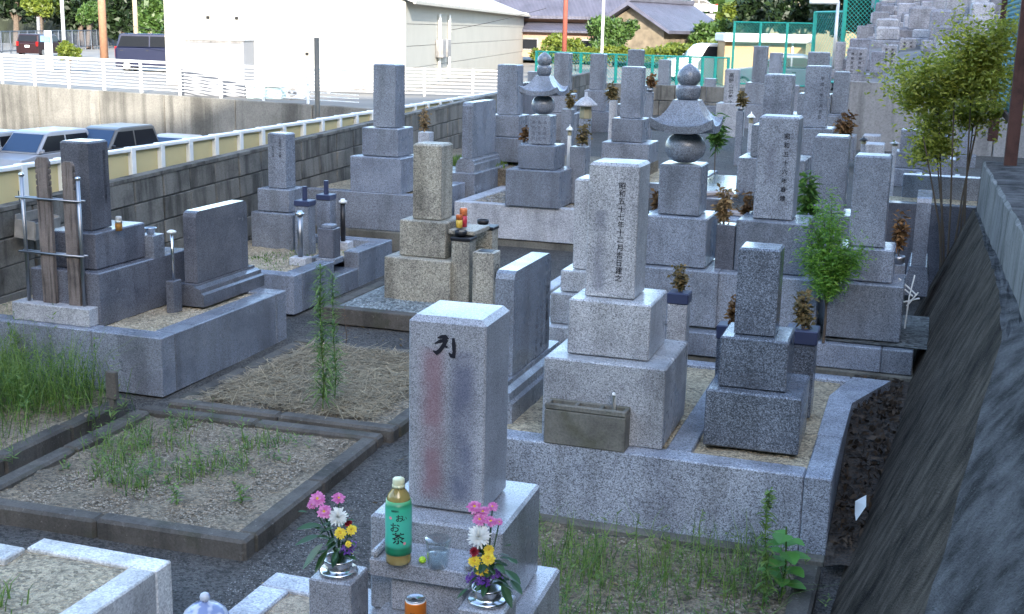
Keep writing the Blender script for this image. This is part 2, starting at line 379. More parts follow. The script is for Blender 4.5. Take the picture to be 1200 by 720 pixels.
R3, R3c, R3o, _ = grave('pale gravestone at the foot of the concrete slope behind the green conifer sprig', M['gr_mid'], .21, [(1003, 1046, 182, 290), (982, 1049, 292, 331), (969, 1060, 331, 387)], zbase=.56, bt=.012)
CB2, CB2c, CB2o, _ = grave('pale gravestone hidden behind the left edge of the central one', M['gr_light'], .24, [(675, 719, 209, 317)], extra=[(1.5, .14), (1.9, .2), (2.4, .3)], zbase=.14)
std = [(1.62, .28), (2.4, .33)]
R4, R4c, R4o, _ = grave('gravestone between the faint lettered one and the conifer sprig', M['gr_mid'], .24, [(955, 996, 159, 250)], extra=[(1.62, .25), (2.3, .3)])
R6, R6c, R6o, _ = grave('blank gravestone right behind the second row, in front of the chain link fence', M['gr_far'], .24, [(897, 930, 87, 147)], extra=std)
R7, R7c, R7o, _ = grave('tall gravestone with a dated column, right of the blank one', M['gr_far'], .24, [(945, 973, 77, 150)], extra=std)
lettering(R7, R7o, '平成八年一月吉日', 'front', .04, .055, .1, step=1.4)
R8, R8c, R8o, _ = grave('narrow gravestone against the right side of the tall dated one', M['gr_far'], .20, [(978, 996, 84, 134)], extra=std)
R9, R9c, R9o, _ = grave('gravestone whose top shows just above the tall dated one', M['gr_far'], .27, [(947, 971, 61, 110)], extra=std)
S1, S1c, S1o, _ = grave('gravestone with stepped bases behind the central pale one', M['gr_far'], .24, [(728.5, 752, 78, 139), (717, 753, 139, 167), (705, 760, 167, 192)])
S2, S2c, S2o, _ = grave('gravestone half hidden behind the far stone pagoda', M['gr_far'], .24, [(650, 667, 62, 110)], extra=[(1.6, .3), (2.3, .5)])
S3, S3c, S3o, _ = grave('gravestone behind the little stone lantern', M['gr_far'], .24, [(692, 708, 63, 106)], extra=[(1.6, .35), (2.3, .45)])
S0, S0c, S0o, _ = grave('far gravestone rising just above the one with stepped bases', M['gr_far'], .22, [(736, 752, 58, 100)], extra=[(1.6, .3), (2.3, .5)])
S4, S4c, S4o, _ = grave('slim far gravestone in front of the beige shed', M['gr_far'], .24, [(883, 899, 54, 97)], extra=[(1.75, .38), (2.4, .55)])
S5, S5c, S5o, _ = grave('pale lettered marker stone right of the near stone pagoda', M['gr_pale'], .20, [(850, 866, 81, 121)], extra=[(1.9, .5)])
lettering(S5, S5o, '高野山供養之霊', 'front', .075, 0, .05, step=1.05)
# plaque stones: thin slabs that stand lengthwise
def plaque(label, x0, x1, y0, y1, zt, z1, zb, mat, bx=.05, by=.08, step2=True):
    r = thing('plaque_stone', label, 'plaque stone', ((x0 + x1) / 2, (y0 + y1) / 2, zb)); w = (x1 - x0) / 2; l = (y1 - y0) / 2
    h = zt - zb; h1 = z1 - zb; c = .04
    MB().prism([(-l, h1), (l, h1), (l, h - c), (l - c * .3, h - c * .3), (l - c, h), (-l + c, h), (-l + c * .3, h - c * .3), (-l, h - c)], 'x', -w, w).build('slab', mat, r, fix=True)
    MB().prism([(-w - bx, 0), (w + bx, 0), (w + bx, h1 * .55), (w + bx * .75, h1 * .62), (w + bx * .7, h1 * .8), (w + .012, h1 * .88), (w + .01, h1 - .003), (-w - .01, h1 - .003), (-w - .012, h1 * .88), (-w - bx * .7, h1 * .8), (-w - bx * .75, h1 * .62), (-w - bx, h1 * .55)], 'y', -l - by, l + by).build('moulded_base', mat, r, fix=True)
    return r
PL2 = plaque('dark upright plaque stone on a moulded base at the left kerb corner', -4.764, -4.664, 7.19, 7.86, 1.09, .60, .45, M['gr_dark'], .09, .07)
PLC = plaque('engraved plaque stone between the near gravestone and the central pale one', -2.02, -1.92, 5.80, 6.44, 1.152, .61, .392, M['gr_mid'], .06, .17)
mb = MB()
for i in range(3): column(mb, '法名年月日俗', (.052, .08 + i * .09, .47 + .02), Y, .03, .04)
column(mb, '〇〇家', (.052, .26, .60), Y, .05, .075); stuff(mb.build('inscription', M['ink'], PLC))
PL5 = plaque('upright plaque stone behind the tan gravestone', -4.86, -4.74, 12.75, 13.5, 1.55, .95, .80, M['gr_far'], .05, .06)
PL5b = plaque('small dark plaque stone beside the block wall behind another plaque', -5.45, -5.33, 16.2, 16.9, 1.62, .95, .75, M['gr_dark'], .05, .06)
PLR = plaque('blue slab with a dark side tucked against the concrete slope', -.05, .05, 9.4, 9.95, 1.22, .72, .5, M['gr_mid'], .03, .04)
# --- stone pagodas (five rings)
def roof_ring(mb, we, wt, z0, z1, thick, lift, n=6):
    lev = 7; rings = []
    def ring(w, z, lf):
        pts = []
        for k in range(4):
            for i in range(n):
                u = -1 + 2 * i / n
                p = [(u, -1), (1, u), (-u, 1), (-1, -u)][k]
                pts.append((p[0] * w, p[1] * w, z + lf * abs(u) ** 3))
        return pts
    rings.append(ring(we * .55, z0, 0)); rings.append(ring(we, z0, lift)); rings.append(ring(we * 1.02, z0 + thick, lift * 1.3))
    for i in range(1, lev + 1):
        t = i / lev; w = we + (wt - we) * t; z = z0 + thick + (z1 - z0 - thick) * t ** 1.7
        rings.append(ring(w, z, lift * 1.3 * (1 - t) ** 2))
    v = [p for r in rings for p in r]; c = 4 * n; f = []
    for j in range(len(rings) - 1):
        for i in range(c): f.append((j * c + i, j * c + (i + 1) % c, (j + 1) * c + (i + 1) % c, (j + 1) * c + i))
    f.append(tuple(range(c))[::-1]); f.append(tuple((len(rings) - 1) * c + i for i in range(c)))
    return mb.add(v, f)
def pagoda(label, mat, W, rows, zbase, ball, roof, half, jewel, zz):
    """ball/roof/half/jewel: half widths in px; zz: pixel heights of the joints from the cube up"""
    cen, out, zb = solve_stack(rows, W); r = thing('stone_pagoda', label, 'stone pagoda', (cen[0], cen[1], zbase))
    for i, (w, h, zt, dx) in enumerate(out):
        z1 = zt - zbase; z0 = 0 if i == len(out) - 1 else z1 - h + .004
        MB().box(-w / 2 + dx, w / 2 + dx, -w / 2, w / 2, z0, z1, .006, .008).build(['earth_cube', 'upper_base', 'lower_base'][i], mat, r)
    s = (np.array([cen[0], cen[1], 1.7]) - CP) @ FW / FPX
    px = proj(np.array([cen[0], cen[1], out[0][2]]))[0]
    Z = [at_y(px, q, cen[1])[2] - zbase for q in zz]; Z[0] = out[0][2] - zbase + .001
    R = ball * s; zc = (Z[0] + Z[1]) / 2; hh = (Z[1] - Z[0]) / 2
    pr = [(R * cos(a) ** .75, zc + hh * sin(a)) for a in np.linspace(-1.28, 1.28, 15)]
    MB().lathe(pr, n=32).build('water_sphere', mat, r, True)
    roof_ring(MB(), roof * s, half * s * 1.0, Z[1] + .002, Z[2], .045, .04).build('fire_roof', mat, r)
    hw = half * s
    MB().lathe([(hw * .82, Z[2] + .002), (hw * .98, Z[2] + (Z[3] - Z[2]) * .35), (hw, Z[2] + (Z[3] - Z[2]) * .75), (hw * .95, Z[3])], n=28).build('wind_bowl', mat, r, True)
    jw = jewel * s; H = Z[4] - Z[3]
    MB().lathe([(jw * .7, Z[3] + .002), (jw * .95, Z[3] + H * .2), (jw, Z[3] + H * .4), (jw * .9, Z[3] + H * .62), (jw * .6, Z[3] + H * .8), (jw * .28, Z[3] + H * .92), (jw * .04, Z[4])], n=28).build('jewel', mat, r, True)
    return r, cen, out
G1, G1c, G1o = pagoda('smaller far stone pagoda of stacked rings with an upswept roof', M['gr_mid'], .225, [(620, 645, 135, 170), (607.6, 650, 170, 199), (592.6, 656, 199, 241)], .59, 14, 23, 8.5, 8.5, [135, 112, 89, 77, 61])
G2, G2c, G2o = pagoda('larger near stone pagoda of stacked rings with an upswept roof', M['gr_mid'], .262, [(773, 822, 192, 253), (756, 829, 255, 313), (745, 842, 319, 375)], .56, 24, 36, 14.5, 13.8, [192, 155, 117, 100, 74])
mb = MB()
for i in range(3): column(mb, '為先祖代々', (-.06 + i * .06, -.1145, G1o[0][2] - .59 - .04), X, .035, .055)
stuff(mb.build('inscription', M['gr_dark'], G1))
# ------------------------------------------------------------------ kerbs round the plots
def kerb(label, pieces, z1, mat, z0=None, fill=None, foot=None, name='grave_kerb', b=.006, cat='kerb'):
    cx = sum((p[0] + p[1]) / 2 for p in pieces) / len(pieces); cy = sum((p[2] + p[3]) / 2 for p in pieces) / len(pieces)
    zr = (g(cy) if z0 is None else z0); r = thing(name, label, cat, (cx, cy, zr))
    for p in pieces:
        zt = p[4] if len(p) > 4 else z1; mm = p[5] if len(p) > 5 else mat
        MB().box(p[0] - cx, p[1] - cx, p[2] - cy, p[3] - cy, 0, zt - zr, b).build('kerb_stone', mm, r)
    if fill:
        x0, x1, y0, y1, z, mm = fill
        mb = MB(); nx, ny = 14, 14
        v = [(x0 + (x1 - x0) * i / nx - cx, y0 + (y1 - y0) * j / ny - cy, z - zr + .012 * random.uniform(-1, 1) * (0 < i < nx and 0 < j < ny)) for j in range(ny + 1) for i in range(nx + 1)]
        mb.add(v, [(j * (nx + 1) + i, j * (nx + 1) + i + 1, (j + 1) * (nx + 1) + i + 1, (j + 1) * (nx + 1) + i) for j in range(ny) for i in range(nx)])
        o = mb.build('gravel_fill', mm, r, True)
    if foot:
        x0, x1, y0, y1, za, zb_ = foot
        MB().box(x0 - cx, x1 - cx, y0 - cy, y1 - cy, za - zr, zb_ - zr, .01).build('concrete_footing', M['conc_base'], r)
    return r
KL1 = kerb('big granite kerb with pale gravel under the dark gravestone and the plaque', [(-5.95, -4.86, 6.28, 6.43), (-4.857, -4.35, 6.28, 6.43), (-4.50, -4.35, 6.432, 7.70), (-5.95, -4.35, 7.702, 7.85)], .45, M['gr_mid'], fill=(-5.93, -4.49, 6.42, 7.71, .43, M['gravel_tan']))
KL3 = kerb('granite kerb with a cut step beside the slim gravestone', [(-5.95, -4.6, 8.42, 8.56), (-4.74, -4.6, 8.562, 9.12), (-4.86, -4.6, 9.122, 9.58, .29), (-4.74, -4.6, 9.582, 10.16), (-4.90, -4.862, 9.10, 9.60, .42), (-5.95, -4.6, 10.162, 10.3)], .43, M['gr_mid'], fill=(-5.93, -4.73, 8.55, 10.17, .365, M['gravel_tan']))
KL4 = kerb('long blue granite kerb on concrete under the gravestone nearest the warehouse', [(-6.0, -4.72, 11.22, 11.36), (-4.86, -4.72, 11.362, 12.5)], .715, M['gr_mid'], z0=.34, fill=(-5.98, -4.85, 11.35, 12.5, .70, M['gravel_tan']), foot=(-6.0, -4.70, 11.2, 12.5, .1, .338))
KT1 = kerb('low worn concrete kerb around the blue gravel of the tan gravestone', [(-4.32, -2.95, 8.32, 8.42), (-4.32, -4.22, 8.422, 9.9), (-3.05, -2.95, 8.422, 9.9)], .235, M['conc_dark'], fill=(-4.23, -3.04, 8.41, 9.9, .228, M['gravel_blue']))
KG1 = kerb('white granite kerb on concrete under the smaller far pagoda', [(-4.60, -3.05, 11.86, 11.98), (-4.60, -4.46, 11.982, 13.4), (-3.19, -3.05, 11.982, 13.4)], .592, M['gr_pale'], z0=.24, fill=(-4.47, -3.18, 11.97, 13.4, .575, gravel('gravel_mixed', (.33, .31, .28), 30, .8)), foot=(-4.58, -3.03, 11.88, 13.4, .02, .238))
KC = kerb('coarse granite kerb in front of the central pale and small blue gravestones', [(-2.25, -.398, 5.37, 5.50), (-.395, -.275, 5.37, 6.0), (-1.05, -.93, 5.502, 7.05), (-2.25, -2.14, 5.502, 7.05), (-1.8, -.31, 7.052, 7.16)], .43, M['gr_coarse'], z0=g(5.4) - .03, fill=(-2.2, -.36, 5.49, 7.06, .412, M['gravel_tan']), foot=(-2.25, -.27, 5.30, 5.368, g(5.4) - .03, g(5.4) + .03))
# the bent piece at the right
mb = MB(); pz = .429 - g(5.4) + .03
mb.prism([(-.395, 6.003), (-.275, 6.003), (-.27, 6.62), (-.09, 7.16), (-.30, 7.16), (-.395, 6.72)], 'z', 0, pz)
o = mb.build('kerb_stone', M['gr_coarse'], KC, fix=True); o.location = (-KC.location[0], -KC.location[1], 0)
KR = kerb('pale granite kerb on concrete carrying the second row by the slope', [(-1.95, -.60, 7.38, 7.50), (-.598, -.16, 7.42, 7.54), (-.158, .02, 7.42, 7.54)], .548, M['gr_mid'], z0=.40, fill=(-1.95, .1, 7.48, 8.4, .556, gravel('gravel_dark', (.10, .105, .10), 45, .7)), foot=(-1.95, .12, 7.40, 8.4, .1, .398))
KP5 = kerb('low granite kerb under the plaque stone behind the tan gravestone', [(-5.3, -4.64, 12.56, 13.18), (-5.3, -4.64, 13.182, 13.7)], .80, M['gr_mid'], z0=.35)
KG2 = kerb('gravel bed with a pale kerb behind the near pagoda and the central gravestone', [(-2.75, -1.3, 8.62, 8.72), (-2.75, -2.65, 8.722, 11.2), (-1.4, -1.3, 8.722, 9.85)], .40, M['gr_pale'], z0=.05, fill=(-2.66, -1.39, 8.71, 11.2, .37, M['gravel_tan']))
KB = kerb('long dark granite kerb with a pale top behind the pale gravestone by the slope', [(-.45, 1.3, 10.9, 11.05), (-.2, 1.3, 11.6, 11.75, 1.15, M['gr_mid'])], .98, M['gr_dark'], z0=.2, fill=(-.45, 1.3, 11.04, 11.61, .95, M['gravel_tan']))
# front plots of bare soil with old concrete kerbs
gz = g(5)
PY = radians(2.5)
def plot(label, x0, x1, y0, y1, w, zt, fill_z, mat, fillmat, yaw, sides='fblr'):
    cx, cy = (x0 + x1) / 2, (y0 + y1) / 2; r = thing('soil_plot', label, 'plot', (cx, cy, g(cy) - .03), yaw); zr = g(cy) - .03
    hx, hy = (x1 - x0) / 2, (y1 - y0) / 2; zt -= zr
    def piece(a, b, c, d):
        n = max(1, int(round(max(b - a, d - c) / .62)))
        for i in range(n):
            if b - a > d - c: A, B, Cc_, D = a + (b - a) * i / n, a + (b - a) * (i + 1) / n - .004, c, d
            else: A, B, Cc_, D = a, b, c + (d - c) * i / n, c + (d - c) * (i + 1) / n - .004
            j = random.uniform(-.006, .006)
            MB().box(A, B, Cc_, D, 0, zt + j, .014).build('kerb_stone', mat, r)
    if 'f' in sides: piece(-hx, hx, -hy, -hy + w)
    if 'b' in sides: piece(-hx, hx, hy - w, hy)
    if 'l' in sides: piece(-hx, -hx + w, -hy + w, hy - w)
    if 'r' in sides: piece(hx - w, hx, -hy + w, hy - w)
    mb = MB(); nx = 24; v = []
    for j in range(nx + 1):
        for i in range(nx + 1):
            v.append((-hx + .02 + (2 * hx - .04) * i / nx, -hy + .02 + (2 * hy - .04) * j / nx, fill_z - zr + .02 * sin(i * .9 + j * .5) * sin(j * .7) + random.uniform(-.008, .008)))
    mb.add(v, [(j * (nx + 1) + i, j * (nx + 1) + i + 1, (j + 1) * (nx + 1) + i + 1, (j + 1) * (nx + 1) + i) for j in range(nx) for i in range(nx)])
    mb.build('soil', fillmat, r, True)
    return r
P1 = plot('bare soil plot with sprouting weeds and a dark concrete kerb', -4.25, -2.72, 4.42, 6.03, .10, .118, .088, M['conc_dark'], M['soil'], radians(2.2))
P2 = plot('plot covered with dry straw behind the weedy soil plot', -4.18, -2.72, 6.06, 7.75, .10, .135, .118, M['conc_dark'], M['soil'], radians(1.0))
P0 = plot('overgrown strip at the left edge below the big granite kerb', -6.1, -4.36, 4.75, 6.05, .1, .15, .13, M['conc_dark'], M['soil'], radians(2.2), 'fr')
PR = plot('weedy soil plot in front of the coarse granite kerb at right', -1.9, -.28, 3.6, 5.28, .10, .10, .06, M['conc_dark'], M['soil'], 0, 'lr')
# pale kerb bottom left, slab of the near grave
mb = None
KW = kerb('pale granite kerb with sandy fill at the bottom left corner', [(-3.09, -2.52, 3.55, 3.65), (-2.63, -2.52, 2.2, 3.548), (-3.5, -3.092, 3.43, 3.55)], .40, M['gr_white'], z0=-.02, fill=(-3.5, -2.62, 2.2, 3.56, .385, M['gravel_tan']))
for ch in list(KW.children):
    if ch.name.startswith('kerb_stone') and ch.location is not None: pass
KF = kerb('pale granite slab with sand left of the near gravestone', [(-2.17, -1.62, 3.68, 3.80), (-2.17, -2.05, 2.6, 3.678)], .35, M['gr_pale'], z0=-.02, fill=(-2.06, -1.55, 2.6, 3.69, .335, gravel('sand_peach', (.50, .40, .28), 120, .35)))
# ------------------------------------------------------------------ left block wall and yellow panel fence
wy0, wy1 = 3.2, 22.4
def wtop(y): return 1.07 + (y - 6.87) * .034
BW = thing('block_wall', 'grey concrete block retaining wall along the left side', 'wall', (-6.0, 14, g(14) - .4))
bl, bh = .40, .195
meshes = []
for k in range(5):
    mm = MB(); b = .008
    mm.box(-.09, 0, .005, bl - .005, .005, bh - .005, .006)
    v = [(p[0] + (random.uniform(-.006, .004) if p[0] > -.05 else 0), p[1], p[2]) for p in mm.v]; mm.v = v
    me = bpy.data.meshes.new('block'); me.from_pydata(mm.v, [], mm.f); me.materials.append(M['block']); meshes.append(me)
zr = BW.location[2]; cnt = 0
slope = .034
for c in range(6):
    y = wy0
    while y < wy1 - bl:
        zt = wtop(y) - .025 - c * bh
        if zt > g(y) - .1 and cnt < 290:
            o = bpy.data.objects.new('block', random.choice(meshes)); COL.objects.link(o); o.parent = BW
            o.location = (random.uniform(-.004, .004), y - 14, zt - bh - zr); o.rotation_euler = (math.atan(slope), 0, 0); cnt += 1
        y += bl
MB().add([(-.012 - .09 * i, yy - 14, z - zr) for yy in (wy0, wy1) for i in (0, 1) for z in (-2.7, wtop(yy) - .03)], [(0, 1, 5, 4), (2, 6, 7, 3), (1, 3, 7, 5), (0, 2, 3, 1), (4, 5, 7, 6)]).build('mortar_core', M['mortar'], BW, fix=True)
MB().add([(x, yy - 14, wtop(yy) + dz - zr) for yy in (wy0, wy1) for (x, dz) in ((.004, -.028), (.004, 0), (-.10, 0), (-.10, -.028))], [(0, 1, 5, 4), (1, 2, 6, 5), (2, 3, 7, 6), (3, 0, 4, 7), (0, 3, 2, 1), (4, 5, 6, 7)]).build('coping', M['block'], BW, fix=True)
YF = thing('panel_fence', 'fence of cream yellow panels and white posts above the block wall', 'fence', (-6.2, 14, -2.6))
M['cream'] = plain('cream_panel', (.62, .52, .27), .6, 0, .07, 3); M['whitepaint'] = plain('white_paint', (.78, .79, .76), .45, 0, .06)
ftop = lambda y: 1.32 + (y - 7.24) * .0105
py = [3.25, 3.65, 4.05, 4.45, 4.85, 5.25, 5.65, 6.05, 6.5, 6.92, 7.32, 7.75, 8.18, 8.62, 9.03, 9.46, 9.88, 10.31, 10.72]
while py[-1] < 23: py.append(py[-1] + .42)
for i, y in enumerate(py):
    MB().box(-.03, .05, y - 14 - .03, y - 14 + .03, 0, ftop(y) + 2.6 - .001, .005).build('post', M['whitepaint'], YF)
    if i + 1 < len(py):
        y2 = py[i + 1]
        MB().box(-.01, .012, y - 14 + .031, y2 - 14 - .031, 2.6, ftop(y) + 2.6 - .035).build('panel', M['cream'], YF)
        MB().box(-.025, .045, y - 14 + .031, y2 - 14 - .031, ftop(y) + 2.6 - .033, ftop(y) + 2.6 - .004, .004).build('top_rail', M['whitepaint'], YF)
# ------------------------------------------------------------------ right concrete slope and parapet
fy = [2.0, 3.5, 4.94, 6.16, 9.16, 10.6]; fx = [-.31, -.26, -.2086, -.157, -.045, 0.0]
BAT = .42
def on_batter(px, py_):
    r = ray(px, py_)
    def fn(t):
        P = CP + r * t; return P[0] - np.interp(P[1], fy, fx) - BAT * (P[2] - g(P[1]))
    t = bis(fn, .5, 14); return CP + r * t
ed = sorted([on_batter(*p) for p in ((1085, 720), (1120, 590), (1150, 480), (1174, 400), (1172, 345), (1152, 280), (1131, 230))], key=lambda p: p[1])
ey = [p[1] for p in ed]; ez = [p[2] - g(p[1]) for p in ed]
ys = np.linspace(2.0, 10.3, 60); rows = []
for y in ys:
    x0 = np.interp(y, fy, fx); h = np.interp(y, ey, ez); zg = g(y) - .05
    pfz = np.interp(y, [2, 5.1, 10.3], [1.36, 1.32, 1.05]); ptz = np.interp(y, [2, 5.1, 10.3], [1.62, 1.58, 1.42]); px_ = .39
    row = [(x0 - .02, zg)]
    for t in np.linspace(.1, 1, 8): row.append((x0 + BAT * h * t, zg + .05 + h * t))
    ex, e_z = row[-1]
    for t in np.linspace(.2, 1, 5): row.append((ex + (px_ - ex) * t, e_z + (pfz - e_z) * t ** .9))
    row += [(px_ + .005, (pfz + ptz) / 2), (px_ + .01, ptz - .015), (px_ + .022, ptz), (px_ + .25, ptz + .004), (px_ + .55, ptz), (px_ + .56, ptz - .12), (px_ + 1.0, ptz - .10), (8, ptz), (8, -2)]
    rows.append([(x, y, z) for x, z in row])
n = len(rows[0]); v = []
for j, r in enumerate(rows):
    for i, p in enumerate(r):
        k = .006 if 0 < i < n - 6 else 0
        v.append((p[0] + random.uniform(-k, k), p[1], p[2] + random.uniform(-k, k)))
f = [(j * n + i, j * n + i + 1, (j + 1) * n + i + 1, (j + 1) * n + i) for j in range(len(rows) - 1) for i in range(n - 1)]
f.append(tuple((len(rows) - 1) * n + i for i in range(n))); f.append(tuple(range(n))[::-1])
SW = thing('concrete_slope_wall', 'dark sloping concrete retaining wall with a parapet at the right edge', 'wall', (0, 6, g(6) - .05))
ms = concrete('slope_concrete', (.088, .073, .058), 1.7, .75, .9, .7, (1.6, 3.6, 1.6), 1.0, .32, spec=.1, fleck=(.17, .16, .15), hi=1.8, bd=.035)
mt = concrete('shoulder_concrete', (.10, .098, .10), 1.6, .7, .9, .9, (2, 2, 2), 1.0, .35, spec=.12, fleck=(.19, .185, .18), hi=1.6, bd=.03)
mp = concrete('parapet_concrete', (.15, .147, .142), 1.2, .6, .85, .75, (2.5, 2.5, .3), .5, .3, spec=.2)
def part(i0, i1, mat, name):
    mbb = MB(); vv = []; w = i1 - i0 + 1
    for j in range(len(rows)):
        for i in range(i0, i1 + 1): p = v[j * n + i]; vv.append((p[0], p[1] - 6, p[2] - SW.location[2]))
    ff = [(j * w + i, j * w + i + 1, (j + 1) * w + i + 1, (j + 1) * w + i) for j in range(len(rows) - 1) for i in range(w - 1)]
    ff.append(tuple((len(rows) - 1) * w + i for i in range(w)))
    return mbb.add(vv, ff).build(name, mat, SW)
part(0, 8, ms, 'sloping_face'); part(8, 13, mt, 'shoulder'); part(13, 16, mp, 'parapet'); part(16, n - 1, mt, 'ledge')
# back closing face of the wall end
p = rows[-1]; MB().add([(q[0], q[1] + .002 - 6, q[2] - SW.location[2]) for q in p] + [(8, p[0][1] + .002 - 6, g(10) - 1)], [tuple(range(len(p) + 1))]).build('end_face', ms, SW)
# ------------------------------------------------------------------ near grave: lettering, shelf, posts, offerings
fz = Fo[0][2]; fw = Fo[0][0]; fyaw = radians(2); FX, FY = axes(fyaw)
# soft worn paint columns on the face (flat print) through the shaft material
m, nt, N, L, b = newmat('granite_front_lettered'); base = M['gr_front']
def smudged(name, c, grain, cols, contrast=.75):
    m = granite(name, c, grain, contrast, .3); nt = m.node_tree; L = nt.links; b = nt.nodes['Principled BSDF']
    src = b.inputs['Base Color'].links[0].from_socket
    t = nt.nodes.new('ShaderNodeTexCoord'); sp = nt.nodes.new('ShaderNodeSeparateXYZ'); L.new(t.outputs['Object'], sp.inputs[0])
    def band(sock, c0, hw, soft):
        a = nt.nodes.new('ShaderNodeMath'); a.operation = 'SUBTRACT'; L.new(sock, a.inputs[0]); a.inputs[1].default_value = c0
        q = nt.nodes.new('ShaderNodeMath'); q.operation = 'ABSOLUTE'; L.new(a.outputs[0], q.inputs[0])
        r = nt.nodes.new('ShaderNodeMapRange'); r.interpolation_type = 'SMOOTHSTEP'; L.new(q.outputs[0], r.inputs[0])
        r.inputs[1].default_value = hw; r.inputs[2].default_value = hw + soft; r.inputs[3].default_value = 1; r.inputs[4].default_value = 0
        return r.outputs[0]
    def mul(a, b_):
        n = nt.nodes.new('ShaderNodeMath'); n.operation = 'MULTIPLY'
        for s_, v_ in ((n.inputs[0], a), (n.inputs[1], b_)):
            if isinstance(v_, float): s_.default_value = v_
            else: L.new(v_, s_)
        return n.outputs[0]
    for (xc, hw, zc, hz, colr, amt, yf) in cols:
        mk = mul(band(sp.outputs[0], xc, hw * .6, .042), band(sp.outputs[2], zc, hz, .03))
        nn = nz(nt, 'n', 13, t.outputs['Object'], Detail=1.0); mk = mul(mk, ramp(nt, nn.outputs[0], [(.36, (.6,) * 3), (.55, (1,) * 3)])); mk = mul(mk, amt)
        mk = mul(mk, band(sp.outputs[1], yf, .004, .004))
        src = mix(nt, src, colr, mk)
    L.new(src, b.inputs['Base Color']); return m
zt = fz
ms_ = smudged('granite_front_print', (.33, .34, .37), 500, [(-.038, .012, zt - .29, .19, (.22, .09, .11), .6, -fw / 2), (.045, .014, zt - .29, .19, (.07, .08, .15), .65, -fw / 2)])
Fp[0].data.materials[0] = ms_
cs = [c for c in Cg.children if c.name.startswith('shaft')][0]
cs.data.materials[0] = smudged('granite_light_print', (.42, .43, .45), 260, [(-.055, .012, Co[0][2] - .43 - .42, .18, (.12, .13, .17), .55, -Co[0][0] / 2)], .8)
cs = [c for c in R2.children if c.name.startswith('shaft')][0]
cs.data.materials[0] = smudged('granite_mid_print', (.24, .26, .295), 200, [(-.03, .012, R2o[0][2] - .56 - .30, .10, (.10, .10, .13), .5, -R2o[0][0] / 2)], .7)
# brush mark at the top
def stroke(mb, pts, ws, y):
    v = []; n = len(pts)
    for i, (x, z) in enumerate(pts):
        a = pts[min(i + 1, n - 1)]; c = pts[max(i - 1, 0)]; dx, dz = a[0] - c[0], a[1] - c[1]; l = sqrt(dx * dx + dz * dz) + 1e-9
        w = ws[i] * 1.55; v += [(x - dz / l * w, y, z + dx / l * w), (x + dz / l * w, y, z - dx / l * w)]
    mb.add(v, [(2 * i, 2 * i + 2, 2 * i + 3, 2 * i + 1) for i in range(n - 1)])
mb = MB(); k = .21 / 91; x0 = -.006; z0 = fz - .075; yy = -fw / 2 - .0012
q = lambda pts: [(x0 + (a - 408) / 6.544 * k, z0 - (b_ - 435) / 6.544 * k) for a, b_ in pts]
stroke(mb, q([(352, 375), (385, 365), (415, 360), (440, 375)]), [.001, .0032, .0035, .001], yy)
stroke(mb, q([(330, 420), (370, 400), (415, 385), (430, 385)]), [.001, .003, .003, .002], yy - .0002)
stroke(mb, q([(425, 380), (405, 420), (375, 465), (345, 490), (318, 475)]), [.003, .0035, .0035, .004, .001], yy - .0004)
stroke(mb, q([(395, 420), (430, 440)]), [.002, .002], yy - .0006)
stroke(mb, q([(475, 365), (480, 420), (483, 470), (478, 505), (462, 500), (440, 480)]), [.0022, .0035, .003, .004, .0035, .0008], yy - .0008)
mb.build('brush_mark', M['ink'], F)
def loc(p): d = np.array(p, float) - np.array([Fc[0], Fc[1], 0]); return np.array([d @ FX, d @ FY, d[2]])
zs = 1.036; TZ = .885
MB().box(-.128, .142, -.315, -.183, zs - .046, zs, .003).build('offering_shelf', M['gr_front'], F)
MB().box(-.127, -.108, -.31, -.184, zs + .001, zs + .022, .006).build('shelf_ledge', M['gr_front'], F)
MB().box(.122, .141, -.31, -.184, zs + .001, zs + .022, .006).build('shelf_ledge', M['gr_front'], F)
MB().box(-.085, .11, -.275, -.183, TZ + .001, zs - .047, .003).build('shelf_support', M['gr_front'], F)
MB().box(-.115, .14, -.56, -.237, 0, TZ, .004).build('incense_table', M['gr_front'], F)
MB().lathe([(.018, TZ + .0012), (.018, TZ + .0016), (.012, TZ + .0016)], -.085, -.40, 20).build('table_hollow', M['gr_dark'], F)
zp = 1.0; cl = at_z(397, 671, zp); cr = at_z(571, 705, zp)
STEEL = M['metal']
def vase_post(label, c):
    r = thing('flower_post', label, 'flower post', (c[0], c[1], 0), fyaw)
    MB().box(-.057, .057, -.057, .057, 0, zp, .004).build('stone_post', M['gr_front'], r)
    MB().lathe([(.030, zp + .001), (.046, zp + .001), (.049, zp + .006), (.045, zp + .012), (.034, zp + .012), (.0335, zp + .02), (.037, zp + .034), (.040, zp + .04), (.036, zp + .04), (.030, zp + .016)], n=32).build('steel_vase', STEEL, r, True)
    return r
VL = vase_post('granite flower post with steel vase left of the bottle', cl)
VR = vase_post('granite flower post with steel vase right of the drinking glass', cr)
